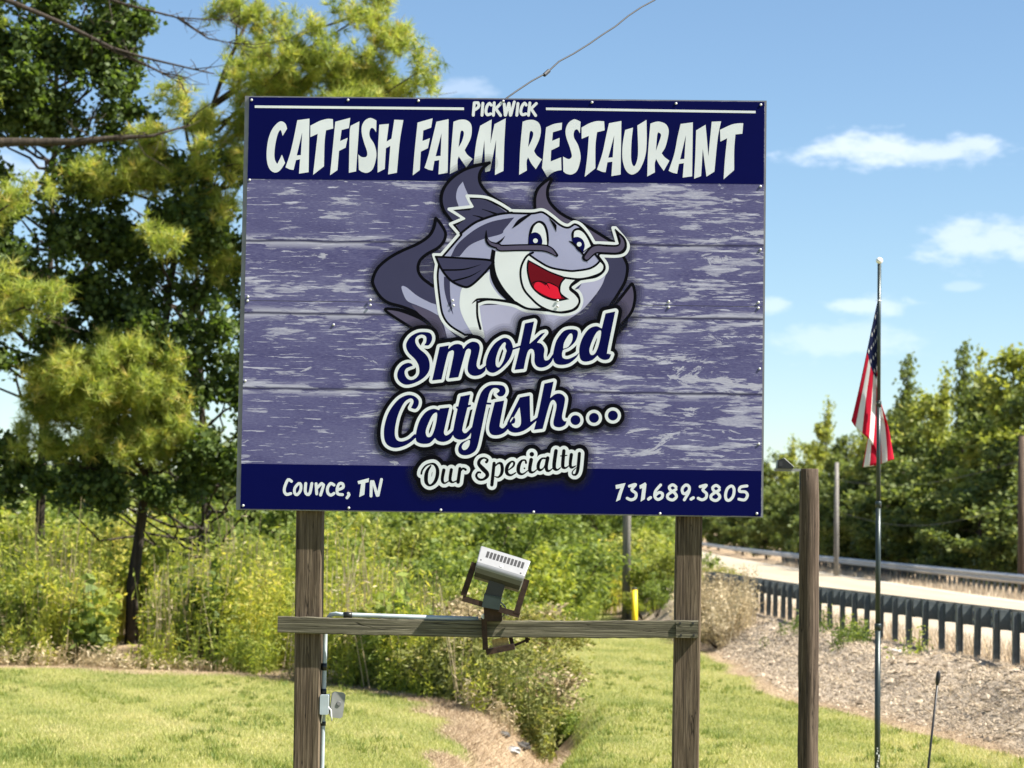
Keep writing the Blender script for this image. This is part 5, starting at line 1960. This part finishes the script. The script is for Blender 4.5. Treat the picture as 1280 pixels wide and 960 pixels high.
def wood_tree_meshes(seed, h, w, mat, leaf, n, conical):
    rng = np.random.default_rng(seed)
    E = []
    for i in range(34):
        t = (i + .5) / 34 * .86 + .13
        rr = w * (.5 * (1 - t) ** .8 + .03) if conical else w * .45 * max(0, math.sin(math.pi * min(1, t * .92 + .06))) ** .7
        a = rng.uniform(0, 6.28)
        k = rr * rng.uniform(.2, 1.0)
        q = (rr * rng.uniform(.28, .5) + .14)
        E.append((k * math.cos(a), k * math.sin(a), h * t + rng.normal(0, .25), q, q, h * rng.uniform(.025, .055)))
    vol = sum(4.2 * e[3] * e[4] * e[5] for e in E)
    P, sub = crown_points(rng, E, n / vol, .55, .3, .8)
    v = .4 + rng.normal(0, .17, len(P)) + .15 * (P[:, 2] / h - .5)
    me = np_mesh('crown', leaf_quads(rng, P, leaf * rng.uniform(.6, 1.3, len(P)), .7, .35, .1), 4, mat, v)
    mb = MB()
    mb.tube([(0, 0, -.6), (.05, 0, h * .3), (0, .05, h * .65), (0, 0, h * .97)], [.17, .13, .08, .02], 8)
    for e in E:
        limb(mb, rng, (0, 0, max(.5, e[2] - .8)), e[:3], .05, .015, 4)
    return me, mb.mesh('trunk', M['bark'])


def zone(px, d, cut):
    a = next(t for k, t in ((60, 'at the far left edge'), (150, 'left of the leaning pine'), (230, 'just right of the leaning pine'), (330, 'left of the sign'), (410, 'by the left sign post'), (500, 'right of the left sign post'),
                            (575, 'left of the flood light'), (660, 'behind the flood light'), (735, 'right of the flood light'), (775, 'left of the brown utility pole'), (850, 'right of the brown utility pole'),
                            (930, 'right of the right sign post'), (1000, 'left of the round timber post'), (1045, 'just right of the round timber post'), (1110, 'behind the flag'), (1165, 'just right of the flag'), (1230, 'well right of the flag'), (9999, 'at the right edge')) if px < k)
    return ('front row ' if d < cut[0] else 'middle row ' if d < cut[1] else 'back row ') + a


def place(kind, meshes, x, y, s, rot, label, cat, group, parts):
    o = empty(kind, (x, y, gz(x, y)), (0, 0, rot))
    o.scale = (s[0], s[0], s[1])
    tag(o, label, cat, group)
    for me, nm in zip(meshes, parts):
        link(bpy.data.objects.new(nm, me), o)
    return o


rng = np.random.default_rng(5)
SH = [shrub_meshes(71, 2.6, 2.6, M['shrub'], .15, 5200), shrub_meshes(72, 2.2, 2.4, M['weed'], .14, 5200), shrub_meshes(73, 3.0, 2.4, M['shrub'], .15, 5200), shrub_meshes(74, 2.4, 2.8, M['wood_leaf2'], .15, 5200)]
DS = [shrub_meshes(75, 1.5, 1.7, M['mixshrub'], .085, 5200), shrub_meshes(76, 1.3, 1.6, M['dryweed'], .09, 4200), shrub_meshes(77, 1.4, 1.6, M['shrub'], .09, 4600)]
shr = 'shrubs at the edge of the lawn'
LS = ['dark green leafy shrub', 'yellow-green leafy shrub', 'tall dark green shrub', 'broad lime green shrub']
spots = []
for (px, d, k, s) in [(35, 45.5, 0, .62), (95, 46, 2, .5), (322, 45.5, 0, .5), (238, 46, 2, .42), (20, 54, 1, 1.1), (70, 57, 3, 1.25), (15, 60, 2, 1.2), (120, 53, 1, 1.0), (230, 50, 1, .85), (290, 52, 3, .95), (335, 50, 1, .9), (380, 54, 0, 1.0), (100, 63, 0, 1.2),
                      (425, 49, 0, .85), (450, 55, 2, 1.0), (490, 48, 1, .85), (520, 57, 3, 1.05), (560, 52, 0, .9), (610, 58, 2, 1.1), (655, 54, 1, .95), (690, 60, 0, 1.1), (712, 66, 2, .9),
                      (480, 64, 2, 1.2), (540, 66, 0, 1.25), (590, 68, 3, 1.2), (650, 70, 0, 1.2), (705, 76, 2, 1.15), (740, 82, 3, 1.2), (735, 72, 0, .8), (725, 68, 1, .7), (770, 92, 2, 1.3), (822, 90, 1, .8),
                      (812, 70, 0, .62), (828, 67, 1, .66), (846, 66, 3, .6), (858, 68, 0, .6), (800, 76, 3, .62), (806, 65, 1, .45), (824, 63, 0, .42), (800, 96, 0, 1.2), (780, 112, 2, 1.4), (420, 60, 2, 1.1), (350, 62, 0, 1.25), (250, 60, 2, 1.2), (170, 58, 3, 1.1), (400, 47, 1, .7), (530, 46, 3, .75), (600, 47, 2, .7)]:
    x = (px - 640) / FPX * d
    place('leafy_shrub', SH[k], x, d, (s * rng.uniform(.9, 1.1), s * rng.uniform(.85, 1.15)), rng.uniform(0, 6.28), LS[k] + ', ' + zone(px, d, (53, 63)), 'shrub', shr, ('foliage', 'stems'))
for (px, d, k, s) in [(590, 35.5, 0, .9), (640, 34.0, 1, .8), (665, 33.6, 0, .62), (692, 33.6, 2, .5), (690, 36.0, 2, .7), (540, 38, 1, .9), (490, 40, 0, .9), (620, 38, 2, 1.0), (672, 37.5, 0, .8), (560, 41, 2, 1.0), (640, 41, 1, 1.1), (680, 40, 0, .85), (440, 42, 2, .9), (510, 43.5, 0, 1.0), (600, 44, 2, 1.1)]:
    x = (px - 640) / FPX * d
    place('scrubby_bush', DS[k], x, d, (s, s * rng.uniform(.8, 1.1)), rng.uniform(0, 6.28), ['half dry brownish bush', 'dry tan bush', 'green scrubby bush'][k] + ' over the ditch, ' + zone(px, d, (36, 40.5)), 'bush', 'bushes over the ditch', ('foliage', 'stems'))
for (px, d, k, s) in [(897, 53, 1, .55), (908, 57, 1, .55), (893, 62, 0, .6), (912, 66, 0, .55), (902, 49, 1, .4)]:
    x = (px - 640) / FPX * d
    place('scrubby_bush', DS[k], x, d, (s, s), rng.uniform(0, 6.28), ['half dry brownish bush', 'dry tan bush'][k] + ' on the bank at the far end of the near rail, ' + ('nearest' if d < 52 else 'near' if d < 56 else 'middle' if d < 60 else 'far' if d < 64 else 'farthest'), 'bush', 'dry bushes on the bank', ('foliage', 'stems'))

WT = [wood_tree_meshes(81, 11, 6.0, M['wood_leaf'], .34, 8500, False), wood_tree_meshes(82, 12, 5.0, M['wood_leaf2'], .34, 8500, False),
      wood_tree_meshes(83, 12.5, 5.0, M['wood_leaf'], .32, 8500, True), wood_tree_meshes(84, 11.5, 4.4, M['wood_leaf2'], .32, 8500, True), wood_tree_meshes(85, 8.5, 6.0, M['wood_leaf'], .34, 8500, False)]
names = {0: ('broadleaf_tree', 'dark broadleaf tree across the road'), 1: ('broadleaf_tree', 'yellow-green broadleaf tree across the road'),
         2: ('conifer_tree', 'dark pointed conifer across the road'), 3: ('conifer_tree', 'yellow-green pointed conifer across the road'),
         4: ('broadleaf_tree', 'low dark tree across the road')}


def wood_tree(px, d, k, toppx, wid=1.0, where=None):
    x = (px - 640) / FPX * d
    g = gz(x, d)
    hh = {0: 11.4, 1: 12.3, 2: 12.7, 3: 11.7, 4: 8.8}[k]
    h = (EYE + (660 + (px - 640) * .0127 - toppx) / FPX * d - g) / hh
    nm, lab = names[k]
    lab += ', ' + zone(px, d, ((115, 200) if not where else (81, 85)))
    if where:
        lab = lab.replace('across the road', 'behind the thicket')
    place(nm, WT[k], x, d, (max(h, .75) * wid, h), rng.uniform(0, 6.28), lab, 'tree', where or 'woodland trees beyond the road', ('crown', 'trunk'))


for a in [(1268, 104, 1, 418, 1.1), (1240, 112, 0, 455, 1.0), (1205, 118, 2, 424, .72), (1226, 122, 3, 440, .65), (1180, 116, 3, 462, .75), (1165, 128, 1, 478, 1.0), (1135, 132, 2, 440, .75),
          (1120, 138, 0, 500, 1.0), (1150, 126, 0, 520, 1.0), (1205, 108, 0, 530, 1.1), (1250, 100, 4, 560, 1.1), (1172, 112, 4, 560, 1.2), (1130, 122, 4, 570, 1.2), (1098, 146, 1, 512, .9), (1082, 160, 3, 528, .9),
          (1062, 172, 0, 535, .9), (1034, 185, 3, 502, .75), (1048, 165, 0, 560, 1.0), (1012, 205, 1, 545, .9), (990, 225, 3, 548, 1.0), (972, 245, 0, 560, 1.0), (1000, 195, 0, 580, 1.0), (1025, 170, 4, 590, 1.1),
          (1085, 140, 4, 575, 1.2), (955, 270, 1, 575, 1.0), (940, 285, 0, 578, 1.0), (985, 200, 4, 600, 1.1), (920, 300, 3, 580, 1.0), (900, 320, 0, 590, 1.0), (880, 335, 1, 600, 1.0), (860, 350, 0, 605, 1.1), (838, 370, 0, 612, 1.1),
          (815, 390, 1, 618, 1.2), (792, 420, 0, 622, 1.2), (768, 430, 0, 628, 1.3), (742, 440, 1, 632, 1.3), (718, 400, 0, 632, 1.2), (960, 215, 4, 612, 1.1), (930, 235, 4, 618, 1.1), (900, 255, 4, 622, 1.1), (870, 280, 4, 628, 1.1), (840, 300, 4, 635, 1.1),
          (1300, 98, 0, 440, 1.0), (1330, 104, 3, 420, 1.0), (1225, 98, 4, 600, 1.0), (1290, 92, 4, 590, 1.0), (1110, 118, 4, 600, 1.0), (1060, 140, 4, 600, 1.0)]:
    wood_tree(*a)
for a in [(20, 82, 4, 560, 1.0), (90, 86, 0, 545, 1.0), (160, 80, 4, 570, 1.0), (240, 84, 0, 560, 1.0), (310, 82, 4, 550, 1.0), (380, 86, 0, 540, 1.0), (440, 82, 4, 560, 1.1), (500, 88, 0, 545, 1.1), (560, 84, 4, 570, 1.1),
          (610, 92, 2, 550, 1.0), (660, 96, 0, 560, 1.1), (700, 108, 4, 585, 1.1), (-40, 80, 0, 540, 1.0), (530, 78, 4, 600, 1.0), (590, 80, 0, 600, 1.0), (350, 76, 4, 585, .9)]:
    wood_tree(*a, where='standing behind the shrubs beyond the lawn')

# things that would share a label are told apart by their order from left to right
by = {}
for o in COL.objects:
    if o.parent is None and 'label' in o.keys():
        by.setdefault(o['label'], []).append(o)
for lab, os_ in by.items():
    if len(os_) > 1:
        os_.sort(key=lambda o: o.location.x / max(o.location.y, 1))
        w = {2: ('left', 'right'), 3: ('left', 'middle', 'right')}.get(len(os_), [str(i) for i in range(9)])
        for o, k in zip(os_, w):
            o['label'] = lab + ', ' + k + ' one'
